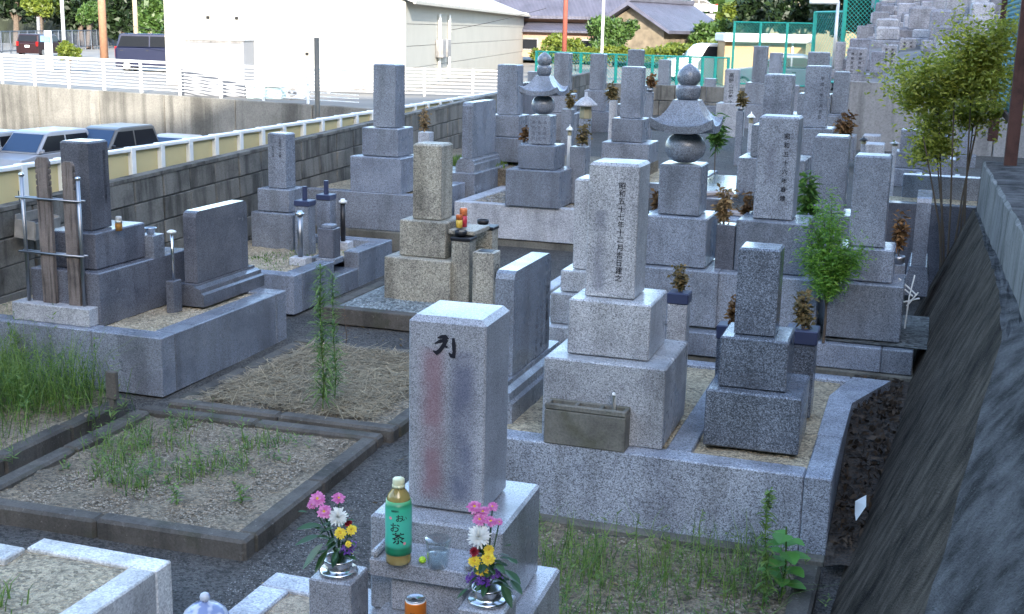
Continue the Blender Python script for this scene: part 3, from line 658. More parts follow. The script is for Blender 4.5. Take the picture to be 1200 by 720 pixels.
# blooms
PC = {'pink': leafmat('petal_pink', (.55, .10, .32), (.72, .30, .52), .3), 'white': leafmat('petal_white', (.70, .70, .66), (.85, .85, .80), .3), 'yellow': leafmat('petal_yellow', (.70, .48, .02), (.85, .68, .04), .3),
      'purple': leafmat('petal_purple', (.12, .04, .30), (.28, .12, .52), .3), 'red': leafmat('petal_red', (.25, .01, .03), (.42, .03, .05), .3), 'green': leafmat('leaf_dark', (.015, .05, .02), (.04, .11, .035), .2, .4), 'disc': plain('flower_disc', (.55, .32, .03), .8)}
def bloom(parent, c, R, kind, style, nrm):
    nrm = np.array(nrm, float); nrm /= np.linalg.norm(nrm); a = np.cross(nrm, (0.3, .2, 1)); a /= np.linalg.norm(a); b = np.cross(nrm, a); mb = MB(); c = np.array(c)
    rings = {'daisy': [(1.0, .05, 15), (.85, .3, 13), (.6, .6, 9)], 'pom': [(1.0, -.35, 16), (1.0, .05, 18), (.95, .4, 16), (.8, .75, 12), (.6, 1.1, 9), (.4, 1.35, 6)], 'statice': []}[style]
    for (rl, el, n) in rings:
        off = random.uniform(0, 6)
        for i in range(n):
            th = off + 2 * pi * i / n + random.uniform(-.12, .12); d = a * cos(th) + b * sin(th); e = el + random.uniform(-.12, .12); ll = R * rl * random.uniform(.85, 1.08)
            s = np.cross(nrm, d); w = R * (.20 if style == 'daisy' else .11)
            p1 = c + (d * cos(e) + nrm * sin(e)) * ll * .15; p2 = c + (d * cos(e) + nrm * sin(e)) * ll * .6 + nrm * ll * .05
            p3 = c + (d * cos(e) + nrm * sin(e)) * ll + nrm * ll * (-.08 if style == 'daisy' else .14)
            mb.add([p1 - s * w * .4, p1 + s * w * .4, p2 + s * w, p2 - s * w, p3 + s * w * .45, p3 - s * w * .45], [(0, 1, 2, 3), (3, 2, 4, 5)])
    if style == 'statice':
        for i in range(60):
            d = RNG.normal(size=3); d[2] = abs(d[2]); d /= np.linalg.norm(d); p = c + d * R * random.uniform(.5, 1); s = np.cross(d, RNG.normal(size=3)); s /= np.linalg.norm(s); t = np.cross(d, s); w = R * .17
            mb.add([p - s * w - t * w * .4, p + s * w - t * w * .4, p + s * w * .8 + t * w + d * w, p - s * w * .8 + t * w + d * w], [(0, 1, 2, 3)])
            mb.add([p - t * w, p + t * w, p + d * w * 1.5], [(0, 1, 2)])
    o = mb.build('bloom', PC[kind], parent)
    if style == 'daisy': MB().add([c + nrm * R * .12 + (a * cos(t) + b * sin(t)) * R * .22 for t in np.linspace(0, 2 * pi, 9)[:-1]] + [c + nrm * R * .22], [(i, (i + 1) % 8, 8) for i in range(8)]).build('flower_disc', PC['disc'], o)
    return o
def leaf(mb, p, d, ln, w, droop=.3, n=4):
    p = np.array(p, float); d = np.array(d, float); d /= np.linalg.norm(d); s = np.cross(d, (0, 0, 1)); s /= (np.linalg.norm(s) + 1e-9); v = []
    for i in range(n + 1):
        t = i / n; ww = w * sin(pi * min(max(t, .04), .97)) ** .8; c = p + d * ln * t + np.array([0, 0, -droop * ln * t * t]); v += [c - s * ww, c + np.array([0, 0, -ww * .35]), c + s * ww]
    mb.add(v, [(3 * i, 3 * i + 1, 3 * i + 4, 3 * i + 3) for i in range(n)] + [(3 * i + 1, 3 * i + 2, 3 * i + 5, 3 * i + 4) for i in range(n)])
def bouquet(label, base, items, leaves, yoff=0):
    r = thing('bouquet', label, 'flowers', (base[0], base[1], zp + .02)); o = np.array([base[0], base[1], zp + .02]); to = CP - o; to /= np.linalg.norm(to)
    for (px_, py_, R, kind, style, dy) in items:
        p = at_y(px_, py_, base[1] + dy) - o; bloom(r, p, R, kind, style, to * .8 + np.array([p[0] * 2, p[1] * 2, .6]) + RNG.normal(size=3) * .15)
        MB().tube([(0, 0, 0), (p[0] * .4, p[1] * .4, p[2] * .55), p - to * R * .2], .0017, 5).build('stem', PC['green'], r)
    for (px_, py_, dx, dz, ln, w) in leaves:
        mb = MB(); p = at_y(px_, py_, base[1] - .02) - o; leaf(mb, p, (dx, -.4, dz), ln, w); mb.build('leaf', PC['green'], r)
    mb = MB()
    for i in range(45):
        th = random.uniform(0, 6.28); rr = random.uniform(.0, .03); leaf(mb, (rr * cos(th), rr * sin(th), random.uniform(.02, .12)), (cos(th), sin(th), random.uniform(-.2, .8)), random.uniform(.025, .05), random.uniform(.006, .011), .4)
    stuff(mb.build('small_leaves', PC['green'], r))
    return r
bouquet('mixed bouquet of pink, white, yellow and purple flowers in the left steel vase', cl,
    [(372, 585, .022, 'pink', 'daisy', .0), (380, 600, .02, 'pink', 'daisy', -.02), (397, 584, .018, 'pink', 'daisy', .01), (366, 592, .014, 'pink', 'daisy', .0), (396, 606, .026, 'white', 'pom', -.01), (399, 625, .016, 'yellow', 'daisy', -.03), (412, 621, .014, 'yellow', 'daisy', -.02), (408, 638, .009, 'yellow', 'daisy', -.035), (408, 613, .011, 'red', 'pom', .01), (407, 647, .018, 'purple', 'statice', -.02), (413, 640, .013, 'purple', 'statice', .0)],
    [(376, 616, -.9, .15, .06, .021), (378, 638, -.6, -.6, .065, .026), (374, 628, -.9, -.1, .06, .02), (382, 622, -.5, .5, .05, .016), (384, 645, -.3, -.5, .05, .014), (360, 600, -.5, .3, .025, .007), (388, 630, -.2, .3, .05, .012)])
bouquet('mixed bouquet with white chrysanthemum and purple flowers in the right steel vase', cr,
    [(556, 594, .019, 'pink', 'daisy', 0), (566, 600, .018, 'pink', 'daisy', .01), (577, 594, .014, 'pink', 'daisy', .02), (562, 609, .017, 'pink', 'daisy', -.01), (575, 611, .016, 'pink', 'daisy', .0), (585, 612, .010, 'pink', 'daisy', .01), (561, 629, .03, 'white', 'pom', -.02), (556, 647, .013, 'red', 'pom', -.02), (556, 658, .016, 'yellow', 'daisy', -.03), (572, 655, .018, 'yellow', 'daisy', -.03), (565, 668, .017, 'yellow', 'daisy', -.035), (573, 645, .014, 'yellow', 'daisy', -.01), (553, 680, .017, 'purple', 'statice', -.02), (566, 684, .02, 'purple', 'statice', -.03), (580, 676, .018, 'purple', 'statice', -.02)],
    [(590, 640, .5, .5, .035, .01), (592, 668, .9, -.1, .05, .013), (598, 680, .9, -.3, .04, .012), (588, 685, .6, -.5, .05, .013), (596, 655, .7, .2, .03, .01), (548, 690, -.6, -.4, .03, .008)])
# bottle of green tea
bp = at_z(467, 659, zs); bt_ = at_y(467, 561, bp[1]); BH = bt_[2] - zs - .0; R = .033
BT = thing('tea_bottle', 'plastic bottle of green tea with a green label', 'bottle', (bp[0], bp[1], zs + .001), radians(14))
pr = [(.026, 0), (.032, .004), (R, .012), (R * .97, .02), (R * .96, .03), (R * .95, BH * .70), (R * .94, BH * .74), (R * .8, BH * .82), (R * .45, BH * .885), (.0145, BH * .90), (.0145, BH * .93)]
M['pet'] = plain('pet_plastic', (.80, .82, .70), .08, 0, .02, trans=.9, ior=1.35); M['tea'] = plain('green_tea', (.42, .22, .03), .25, 0, .05, trans=.35, ior=1.33)
MB().lathe(pr, n=32).build('bottle_body', plain('tea_in_bottle', (.46, .34, .12), .12, 0, .1, trans=.45, ior=1.33, coat=.6), BT, True)
m, nt, N, L, b = newmat('tea_label'); t = N.new('ShaderNodeTexCoord'); sp = N.new('ShaderNodeSeparateXYZ'); L.new(t.outputs['Object'], sp.inputs[0])
mr = N.new('ShaderNodeMapRange'); L.new(sp.outputs[2], mr.inputs[0]); mr.inputs[1].default_value = BH * .13; mr.inputs[2].default_value = BH * .76
L.new(ramp(nt, mr.outputs[0], [(0, (.03, .30, .14)), (.07, (.02, .42, .20)), (.12, (.02, .30, .15)), (.17, (.06, .50, .34)), (.6, (.08, .52, .38)), (.86, (.05, .45, .27)), (.93, (.02, .22, .1)), (1, (.10, .40, .15))]), b.inputs['Base Color']); b.inputs['Roughness'].default_value = .3
MB().lathe([(R * 1.01, BH * .13), (R * 1.015, BH * .3), (R * .99, BH * .38), (R * 1.015, BH * .46), (R * 1.012, BH * .68), (R * .93, BH * .76)], n=36).build('label_wrap', m, BT, True)
def wrap(mb, ch, th0, z, size):
    v, f = glyph(ch); rr = R * 1.03
    mb.add([(rr * sin(th0 + p[0] * size / R), -rr * cos(th0 + p[0] * size / R), z + p[1] * size) for p in v], f)
mb = MB(); wrap(mb, 'お', .25, BH * .585, .021); wrap(mb, 'い', .62, BH * .575, .014); wrap(mb, 'お', -.1, BH * .475, .027); wrap(mb, '茶', .15, BH * .345, .032); mb.build('label_lettering', M['ink'], BT)
mb = MB(); [wrap(mb, c_, -.3 + i * .14, BH * .665, .006) for i, c_ in enumerate('緑茶飲料')]; mb.build('label_lettering', M['ink'], BT)
mb = MB(); [mb.add([(R * 1.03 * sin(a0 + .12 * cos(q_)), -R * 1.03 * cos(a0 + .12 * cos(q_)), BH * z_ + .004 * sin(q_)) for q_ in np.linspace(0, 6.28, 9)[:-1]], [tuple(range(8))]) for a0, z_ in ((-.45, .58), (.62, .28))]; mb.build('label_blossom', plain('label_pink', (.7, .25, .3)), BT)
MB().lathe([(.0165, BH * .90), (.0165, BH * .925), (.0145, BH * .93), (.0148, BH * .935), (.0148, BH * .99), (.013, BH)], n=24).build('cap', plain('cap_pale', (.66, .66, .42), .3), BT, True)
# glass of water
gp = at_z(513, 664, zs); GH = .072
m, nt, N, L, b = newmat('clear_plastic'); tr = N.new('ShaderNodeBsdfTransparent'); tr.inputs[0].default_value = (.90, .94, .94, 1); gl = N.new('ShaderNodeBsdfGlossy'); gl.inputs['Roughness'].default_value = .08
ms2 = N.new('ShaderNodeMixShader'); lw = N.new('ShaderNodeLayerWeight'); lw.inputs[0].default_value = .22; L.new(lw.outputs['Facing'], ms2.inputs[0]); L.new(tr.outputs[0], ms2.inputs[1]); L.new(gl.outputs[0], ms2.inputs[2]); L.new(ms2.outputs[0], N['Material Output'].inputs[0]); GLASS = m
GL = thing('drinking_glass', 'clear plastic cup of water beside the tea bottle', 'cup', (gp[0], gp[1], zs + .001))
cm = MB().lathe([(.024, 0), (.0325, GH)], n=32); cm.f = cm.f[:-1]; cm.build('cup', GLASS, GL, True); MB().lathe([(.0318, GH), (.0335, GH + .001), (.0318, GH + .0025)], n=32).build('rim', GLASS, GL, True)
MB().lathe([(.0228, .004), (.0272, GH * .55)], n=32).build('water', GLASS, GL, True)
lp = at_z(495, 660, zs); tag(MB().lathe([(.004, 0), (.009, .003), (.010, .008), (.007, .014), (.002, .017)], 0, 0, 12).build('green_sweet', plain('lime_wrapper', (.45, .72, .05), .35), None, True), 'small lime green wrapped sweet against the clear cup', 'sweet').location = tuple(lp + np.array([0, 0, .001]))
# drink can
cp_ = at_z(487, 701, TZ + .107); CN = thing('drink_can', 'orange and gold drink can on the low granite table', 'can', (cp_[0], cp_[1], TZ + .001))
m, nt, N, L, b = newmat('can_print'); t = N.new('ShaderNodeTexCoord'); sp = N.new('ShaderNodeSeparateXYZ'); L.new(t.outputs['Object'], sp.inputs[0])
mr = N.new('ShaderNodeMapRange'); L.new(sp.outputs[2], mr.inputs[0]); mr.inputs[1].default_value = 0; mr.inputs[2].default_value = .105
L.new(ramp(nt, mr.outputs[0], [(0, (.55, .30, .02)), (.62, (.72, .45, .03)), (.66, (.60, .16, .02)), (.93, (.62, .18, .02)), (.95, (.6, .55, .5))], 'CONSTANT'), b.inputs['Base Color']); b.inputs['Roughness'].default_value = .3; b.inputs['Metallic'].default_value = .3
MB().lathe([(.022, 0), (.0265, .005), (.0265, .097), (.024, .103)], n=32).build('can_body', m, CN, True)
MB().lathe([(.024, .1031), (.0245, .106), (.0232, .106), (.022, .1035)], n=32).build('can_lid', STEEL, CN, True)
MB().add([(.008 * cos(q_), -.008 + .006 * sin(q_), .1062) for q_ in np.linspace(0, 6.28, 10)[:-1]], [tuple(range(9))]).build('can_opening', M['black'], CN)
mb = MB(); R0 = R; R = .0265; [wrap(mb, c_, .1, .074 - i * .013, .012) for i, c_ in enumerate('珈琲')]; R = R0; mb.build('can_lettering', M['ink'], CN)
# porcelain jar
jp = at_z(240, 700, .43); JR = thing('porcelain_jar', 'blue and white porcelain jar with a knobbed lid at the bottom edge', 'jar', (jp[0], jp[1], -.02))
m, nt, N, L, b = newmat('porcelain'); v = coord(nt); n_ = nz(nt, 'n', 22, v, Detail=2.0)
L.new(ramp(nt, n_.outputs[0], [(.42, (.20, .25, .42)), (.5, (.42, .46, .55)), (.56, (.50, .52, .56))]), b.inputs['Base Color']); b.inputs['Roughness'].default_value = .12
MB().lathe([(.05, 0), (.075, .1), (.08, .25), (.07, .37)], n=32).build('jar_body', m, JR, True)
MB().lathe([(.078, .371), (.08, .38), (.07, .40), (.045, .42), (.018, .43), (.011, .436)], n=32).build('lid', m, JR, True)
MB().lathe([(.011, .4361), (.0165, .444), (.018, .453), (.014, .463), (.004, .468)], n=24).build('knob', m, JR, True)
# stone trough with tap on the coarse kerb
TR = thing('stone_trough', 'mossy old stone trough with a white tap in front of the central gravestone', 'trough', (-1.415, 5.425, .431))
mt_ = concrete('trough_stone', (.16, .155, .135), 1.6, .55, moss=(.06, .065, .03))
a0, a1, c0, c1, hz = -.197, .197, -.06, .04, .197
MB().box(a0, a1, c0, c1, 0, hz - .03, .004).build('basin', mt_, TR)
MB().box(a0, a1, c0, c0 + .02, hz - .029, hz, .005).build('front_rim', mt_, TR); MB().box(a0, a1, c1 - .02, c1, hz - .029, hz, .005).build('back_rim', mt_, TR)
for x in (a0, -.06, .06, a1 - .02): MB().box(x, x + .02, c0 + .021, c1 - .021, hz - .029, hz - .001, .003).build('divider', mt_, TR)
MB().tube([(.125, 0, hz - .03), (.125, 0, hz + .06), (.125, -.012, hz + .068), (.125, -.02, hz + .06)], .009, 10).build('tap', M['whitepaint'], TR, True)
# ------------------------------------------------------------------ lower lot, retaining wall, yard
WA = np.array([-62., 46.4, 0]); WB = np.array([-11., 34.3, 0]); wd = (WB - WA) / np.linalg.norm(WB - WA); wn = np.array([-wd[1], wd[0], 0]); WL = np.linalg.norm(WB - WA)
wyaw = atan2(wd[1], wd[0])
M['wallc'] = concrete('retaining_concrete', (.21, .20, .175), .35, .35, .85, .75, (1.5, 1.5, .12), .1, .35)
RW = thing('retaining_wall', 'stained concrete retaining wall below the white road fence', 'wall', (WA[0], WA[1], -2.6), wyaw)
i = 0; x = 0
while x < WL - 1:
    MB().box(x + .015, min(x + 3.4, WL) - .015, 0, .3, 0, 2.4, .02).build('wall_panel', M['wallc'], RW); x += 3.4
m = MB(); q0 = WA + wn * .15; q1 = WB + wn * .15
m.add([(q0[0], q0[1], -.24), (q1[0], q1[1], -.24), (-9, 60, -.24), (-9, 400, -.24), (-400, 400, -.24), (-400, 140, -.24)], [(0, 1, 2, 3, 4, 5)])
struct(m.build('yard', plain('yard_concrete', (.20, .19, .17), .9, 0, .15, .5)))
m = MB(); m.box(-12, 70, 24.5, 400, -2.7, .25); struct(m.build('back_lot', plain('lot_gravel', (.17, .155, .13), .9, 0, .2, .6)))
# white road fence on the wall
WF = thing('white_fence', 'white steel fence with horizontal rails on the concrete retaining wall', 'fence', (WA[0], WA[1], -.2), wyaw)
x = 1.0
while x < 44:
    MB().box(x - .04, x + .04, .12, .20, 0, 1.1, .01).build('post', M['whitepaint'], WF); x += 1.95
for k in range(9): MB().box(0, 46, .145, .165, .14 + k * .115, .14 + k * .115 + .028).build('rail', M['whitepaint'], WF)
MB().box(0, 46, .13, .19, 1.101, 1.15).build('top_rail', M['whitepaint'], WF)
# ------------------------------------------------------------------ warehouse
yaw = radians(12.25); ux, uy = axes(yaw); c0 = at_d(475, 106, 50); c0[2] = -.24
WH = thing('warehouse', 'white warehouse with a ribbed roof edge and a long sided wall', 'building', c0, yaw)
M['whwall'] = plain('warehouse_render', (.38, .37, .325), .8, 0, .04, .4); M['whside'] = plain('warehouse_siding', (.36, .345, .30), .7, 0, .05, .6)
LN = 46; WD = 10.0; HE = 3.55
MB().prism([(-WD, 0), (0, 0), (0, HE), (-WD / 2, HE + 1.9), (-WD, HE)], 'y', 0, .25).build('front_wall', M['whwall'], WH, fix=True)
MB().box(-WD, -WD + .2, .25, LN, 0, HE).build('far_wall', M['whside'], WH)
for k in range(4):
    MB().box(-.2, -.01 + .004 * (k % 2), .252, LN, k * HE / 4 + .012, (k + 1) * HE / 4 - .012).build('siding_panel', M['whside'], WH)
MB().box(-.2, -.05, .252, LN, 0, HE - .02).build('siding_core', M['conc'], WH)
MB().prism([(.35, HE - .05), (.35, HE + .05), (-WD / 2, HE + 2.05), (-WD - .35, HE + .05), (-WD - .35, HE - .05), (-WD / 2, HE + 1.93)], 'y', -.25, LN + .2).build('roof', plain('roof_metal', (.45, .45, .44), .5, .3), WH, fix=True)
for k in range(46): MB().box(.30, .42, k * 1.0 + .1, k * 1.0 + .45, HE + .051, HE + .16, .02).build('roof_rib', M['whitepaint'], WH)
MB().box(.36, .46, -.25, LN + .2, HE - .12, HE + .03, .02).build('gutter', M['whside'], WH)
MB().tube([(-.25, -.1, HE - .1), (-.25, -.1, 0)], .07, 8).build('downpipe', M['whside'], WH)
for yy in (7.6, 10.4): MB().tube([(.08, yy, HE - .4), (.08, yy, .2)], .07, 8).build('downpipe', M['whitepaint'], WH)
for yy in (7.0, 8.4): MB().box(.001, .35, yy, yy + .9, 1.2, 2.0, .02).build('wall_unit', M['conc'], WH)
for xx, zz in ((-8.2, 4.1), (-7.0, 4.1), (-4.1, 2.75)): MB().box(xx, xx + .12, -.08, -.001, zz - 1.4, zz - 1.3).build('vent', M['black'], WH)
MB().box(-10, -.3, -.03, -.001, 1.93, 1.96).build('trim_line', M['whside'], WH)
for xx in (-7.6, -5.1, -2.6): MB().box(xx, xx + .02, -.006, -.0005, 0, HE).build('panel_seam', M['whside'], WH)
MB().box(-10, 0, -.012, -.0006, 0, .35).build('plinth', M['conc'], WH)
# storage shed, tank, outdoor unit, post, lattice fence by the warehouse
def ground_at(px_, py_, z=-.24): return at_z(px_, py_, z)
p = ground_at(249, 113); SH = thing('storage_shed', 'white metal storage shed against the warehouse', 'shed', p, yaw)
k = ((p - CP) @ FW) / FPX; w = 78 * k; h = 66 * k
M['shedw'] = plain('shed_white', (.23, .235, .25), .4, 0, .03)
MB().box(-w / 2, w / 2, 0, 1.2, 0, h - .06, .01).build('body', M['shedw'], SH); MB().box(-w / 2 - .04, w / 2 + .04, -.06, 1.25, h - .059, h, .01).build('roof', plain('shed_roof', (.45, .45, .44), .5), SH)
for xx in (-w / 2 + .08, -.12): MB().box(xx, xx + w * .42, -.02, -.001, .1, h - .15, .005).build('sliding_door', M['shedw'], SH)
MB().box(-w / 2 + .04, w / 2 - .04, -.024, -.001, h - .14, h - .07).build('door_track', M['conc'], SH)
p = ground_at(309, 116); k = ((p - CP) @ FW) / FPX; TK = thing('water_tank', 'low pale storage bin beside the white shed', 'bin', p, yaw)
MB().box(-21 * k, 21 * k, 0, .8, 0, 13 * k, .02).build('bin_body', plain('bin_mint', (.55, .68, .66), .5), TK); MB().box(-22 * k, 22 * k, -.04, .85, 13 * k + .002, 20 * k, .03).build('bin_lid', M['whitepaint'], TK)
p = ground_at(346, 117); k = ((p - CP) @ FW) / FPX; AC = thing('air_conditioner', 'white outdoor air conditioner unit by the yard edge', 'air conditioner', p, yaw)
MB().box(-11 * k, 11 * k, 0, .3, .05, 16 * k, .015).build('casing', M['whitepaint'], AC); MB().box(-9 * k, -7 * k, .05, .25, 0, .049).build('foot', M['conc'], AC); MB().box(7 * k, 9 * k, .05, .25, 0, .049).build('foot', M['conc'], AC)
o = MB().lathe([(5.5 * k, 0), (5.5 * k, .01), (4.9 * k, .012)], 0, 0, 20).build('fan_grille', M['conc'], AC); o.rotation_euler = (pi / 2, 0, 0); o.location = (-3.5 * k, -.002, 8.5 * k)
o = MB().lathe([(1.6 * k, 0), (1.6 * k, .02)], 0, 0, 12).build('fan_hub', M['whitepaint'], AC); o.rotation_euler = (pi / 2, 0, 0); o.location = (-3.5 * k, -.014, 8.5 * k)
p = at_d(372, 125, 36); p[2] = -2.6; q_ = at_d(371, 44, 36); tag(MB().tube([(0, 0, 0), (0, 0, q_[2] + 2.6)], .075, 10).build('steel_post', plain('dark_post', (.10, .10, .09), .6), None, True), 'bare dark post standing before the warehouse wall', 'post').location = tuple(p)
LF = thing('lattice_fence', 'pale lattice fence along the foot of the warehouse', 'fence', at_d(330, 104, 47.5) * np.array([1, 1, 0]) + np.array([0, 0, -.24]), yaw)
M['lat'] = plain('lattice_grey', (.42, .40, .38), .6)
for xx in np.arange(0, 9.3, 1.85): MB().box(xx - .04, xx + .04, 0, .06, 0, 1.05, .005).build('post', M['whitepaint'], LF)
for zz in np.arange(.08, 1.0, .13): MB().box(-.0, 9.3, .07, .085, zz, zz + .05).build('slat', M['lat'], LF)
# ------------------------------------------------------------------ vehicles
GLS = plain('car_glass', (.012, .014, .018), .15, 0, .02, spec=.18); TYR = plain('tyre', (.015, .015, .015), .8); RIM = plain('wheel_rim', (.45, .45, .46), .3, .8)
LAMP = plain('lamp_lens', (.75, .76, .78), .1); TAIL = plain('tail_lens', (.35, .01, .01), .15); TRIM = plain('dark_trim', (.02, .02, .022), .5)
def car(label, loc, yaw, col, Lc=3.4, Wc=1.48, H=1.65, style='kei', group=None, roofcol=None):
    r = thing('parked_car', label, 'car', loc, yaw, group); P = plain('car_paint', sc(col, .7), .4, .2, .02, coat=.25)
    PR = P if roofcol is None else plain('car_roof', sc(roofcol, .7), .4, .2, .02, coat=.25)
    l = Lc / 2; w = Wc / 2; belt = H * .63; hood = .80 if style == 'kei' else 1.0
    if style == 'sedan': ws, rs0, rs1 = (l - 1.0, l - 1.75), -l + .6, -l + 1.3
    else: ws, rs0, rs1 = (l - hood, l - hood - .55), -l + .06, -l + .22
    prof = [(-l, .35), (-l + .02, .22), (l - .05, .22), (l, .38), (l - .03, .62), (l - .15, belt - .10), (ws[0], belt), (rs0, belt), (-l + .01, belt - .08)]
    # body: extrude the side view with a slight tuck at sill and shoulder
    v = []; n = len(prof); secs = [(-w, .93), (-w * .97, 1.0), (w * .97, 1.0), (w, .93)]
    for yy, s in secs:
        for (xx, zz) in prof: v.append((xx * (s if abs(xx) > l * .8 else 1), yy, .22 + (zz - .22) * (1 if s == 1 else .985)))
    f = [(j * n + i, j * n + (i + 1) % n, (j + 1) * n + (i + 1) % n, (j + 1) * n + i) for j in range(3) for i in range(n)] + [tuple(range(n))[::-1], tuple(3 * n + i for i in range(n))]
    o = MB().add(v, f).build('body', P, r, True, fix=True); bv = o.modifiers.new('rounding', 'BEVEL'); bv.width = .07; bv.segments = 3; bv.limit_method = 'ANGLE'; bv.angle_limit = radians(12); o.modifiers.new('normals', 'WEIGHTED_NORMAL')
    wt = w * .84; zt = H
    cab = [(ws[0] - .02, belt + .001), (ws[1], zt - .06), (ws[1] - .25, zt), (rs1 + .1, zt), (rs1, zt - .05), (rs0, belt + .001)]
    v = []; m_ = len(cab)
    for sgn in (-1, 1):
        for (xx, zz) in cab: t = (zz - belt) / (zt - belt); v.append((xx, sgn * (w * .97 + (wt - w * .97) * t), zz))
    f = [(i, (i + 1) % m_, (i + 1) % m_ + m_, i + m_) for i in range(m_)] + [tuple(range(m_))[::-1], tuple(m_ + i for i in range(m_))]
    o = MB().add(v, f).build('cabin', PR, r, True, fix=True); bv = o.modifiers.new('rounding', 'BEVEL'); bv.width = .07; bv.segments = 3; bv.limit_method = 'ANGLE'; bv.angle_limit = radians(12); o.modifiers.new('normals', 'WEIGHTED_NORMAL')
    def side_y(zz, sgn, e=.006): t = (zz - belt) / (zt - belt); return sgn * (w * .97 + (wt - w * .97) * t + e)
    z0, z1 = belt + .05, zt - .13; xf0 = ws[0] - .14; xf1 = ws[1] + .0; xr0 = rs0 + .10; xr1 = rs1 + .12
    for sgn in (-1, 1):
        xm = (xf0 + xr0) / 2
        for a0_, a1_, b0_, b1_ in ((xm + .03, xf0, xm + .03, xf1), (xr0, xm - .03, xr1, xm - .03)):
            MB().quad((a0_, side_y(z0, sgn), z0), (a1_, side_y(z0, sgn), z0), (b1_, side_y(z1, sgn), z1), (b0_, side_y(z1, sgn), z1)).build('side_window', GLS, r)
        o = MB().box(ws[0] - .22, ws[0] - .10, sgn * (w + .03) - .05, sgn * (w + .03) + .05, belt + .02, belt + .14, .02).build('mirror', P, r)
        hl = MB().box(l - .20, l - .015, sgn * w * .70 - .17, sgn * w * .70 + .17, .62, .80, .04).build('headlight', LAMP, r)
        MB().box(-l - .012, -l + .10, sgn * w * .86 - .08, sgn * w * .86 + .08, .70, belt + .05, .02).build('tail_light', TAIL, r)
        for xx in (l - .62, -l + .58):
            wh = MB().lathe([(.20, -.09), (.275, -.09), (.29, -.05), (.29, .05), (.275, .09), (.20, .09)], 0, 0, 24).build('wheel', TYR, r); wh.rotation_euler = (pi / 2, 0, 0); wh.location = (xx, sgn * (w - .09), .29)
            MB().lathe([(.05, -.092), (.19, -.092), (.19, .092), (.05, .092)], 0, 0, 16).build('rim', RIM, wh)
    def lerp(p, q, t): return (p[0] + (q[0] - p[0]) * t, p[1] + (q[1] - p[1]) * t)
    a, b_ = lerp(cab[0], cab[1], .08), lerp(cab[0], cab[1], .94)
    MB().quad((a[0] + .012, -w * .86, a[1] + .01), (a[0] + .012, w * .86, a[1] + .01), (b_[0] + .012, wt * .9, b_[1] + .01), (b_[0] + .012, -wt * .9, b_[1] + .01)).build('windscreen', plain('windscreen_glass', (.03, .06, .12), .12, 0, .02, spec=.3), r)
    a, b_ = lerp(cab[5], cab[4], .12), lerp(cab[5], cab[4], .92)
    MB().quad((a[0] - .012, -w * .84, a[1]), (a[0] - .012, w * .84, a[1]), (b_[0] - .012, wt * .88, b_[1]), (b_[0] - .012, -wt * .88, b_[1])).build('rear_window', GLS, r)
    for sgn in (-1, 1):
        for xx in ((xf0 + xr0) / 2, xf0 + .05, xr0 - .02): MB().box(xx - .006, xx + .006, sgn * w * .985 - .008, sgn * w * .985 + .008, .35, belt - .02).build('door_seam', TRIM, r)
        for xx in ((xf0 + xr0) / 2 - .18, xr0 + .12): MB().box(xx, xx + .14, sgn * w * .995 - .012, sgn * w * .995 + .012, belt - .16, belt - .12, .005).build('door_handle', TRIM, r)
    MB().box(l - .03, l + .012, -w * .42, w * .42, .50, .60, .01).build('grille', TRIM, r); MB().box(l - .02, l + .014, -w * .6, w * .6, .30, .42, .01).build('lower_intake', TRIM, r)
    for s in (1, -1): MB().box(s * l - .016, s * l + .018, -.165, .165, .44 if s > 0 else .62, .52 if s > 0 else .76, .004).build('number_plate', M['whitepaint'], r)
    return r
CA = at_d(46, 180, 37); CA[2] = -2.6
car('silver grey small car facing forward in the lower car park', CA, radians(-92), (.42, .43, .46), 3.4, 1.48, 1.68)
CB = at_d(128, 180, 38.5); CB[2] = -2.6; car('black small van with a pale roof next to the silver car', CB, radians(-92), (.03, .032, .038), 3.4, 1.48, 1.72, roofcol=(.16, .155, .145))
CC = at_d(-32, 180, 36.5); CC[2] = -2.6; car('white small car cut off by the left picture edge', CC, radians(-92), (.40, .41, .43), 3.4, 1.48, 1.62)
CD = at_d(205, 180, 40); CD[2] = -2.6; car('pale car whose roof just shows above the yellow fence', CD, radians(-92), (.55, .56, .58), 3.9, 1.6, 1.36, 'sedan')
p = at_z(50, 66, -.24); car('dark red car driving away on the road', p, radians(100), (.035, .012, .014), 3.9, 1.65, 1.5)
p = at_z(190, 84, -.24); car('dark blue van parked beside the warehouse', p, radians(20), (.006, .012, .05), 4.3, 1.7, 1.9)
p = at_d(834, 100, 54); p[2] = .25; car('white minivan behind the green mesh fence', p, radians(200), (.62, .63, .63), 4.2, 1.65, 1.65)
p = at_d(917, 100, 46); p[2] = .25; car('car with a blue windscreen below the beige shed', p, radians(190), (.30, .34, .40), 4.2, 1.65, 1.4, 'sedan')
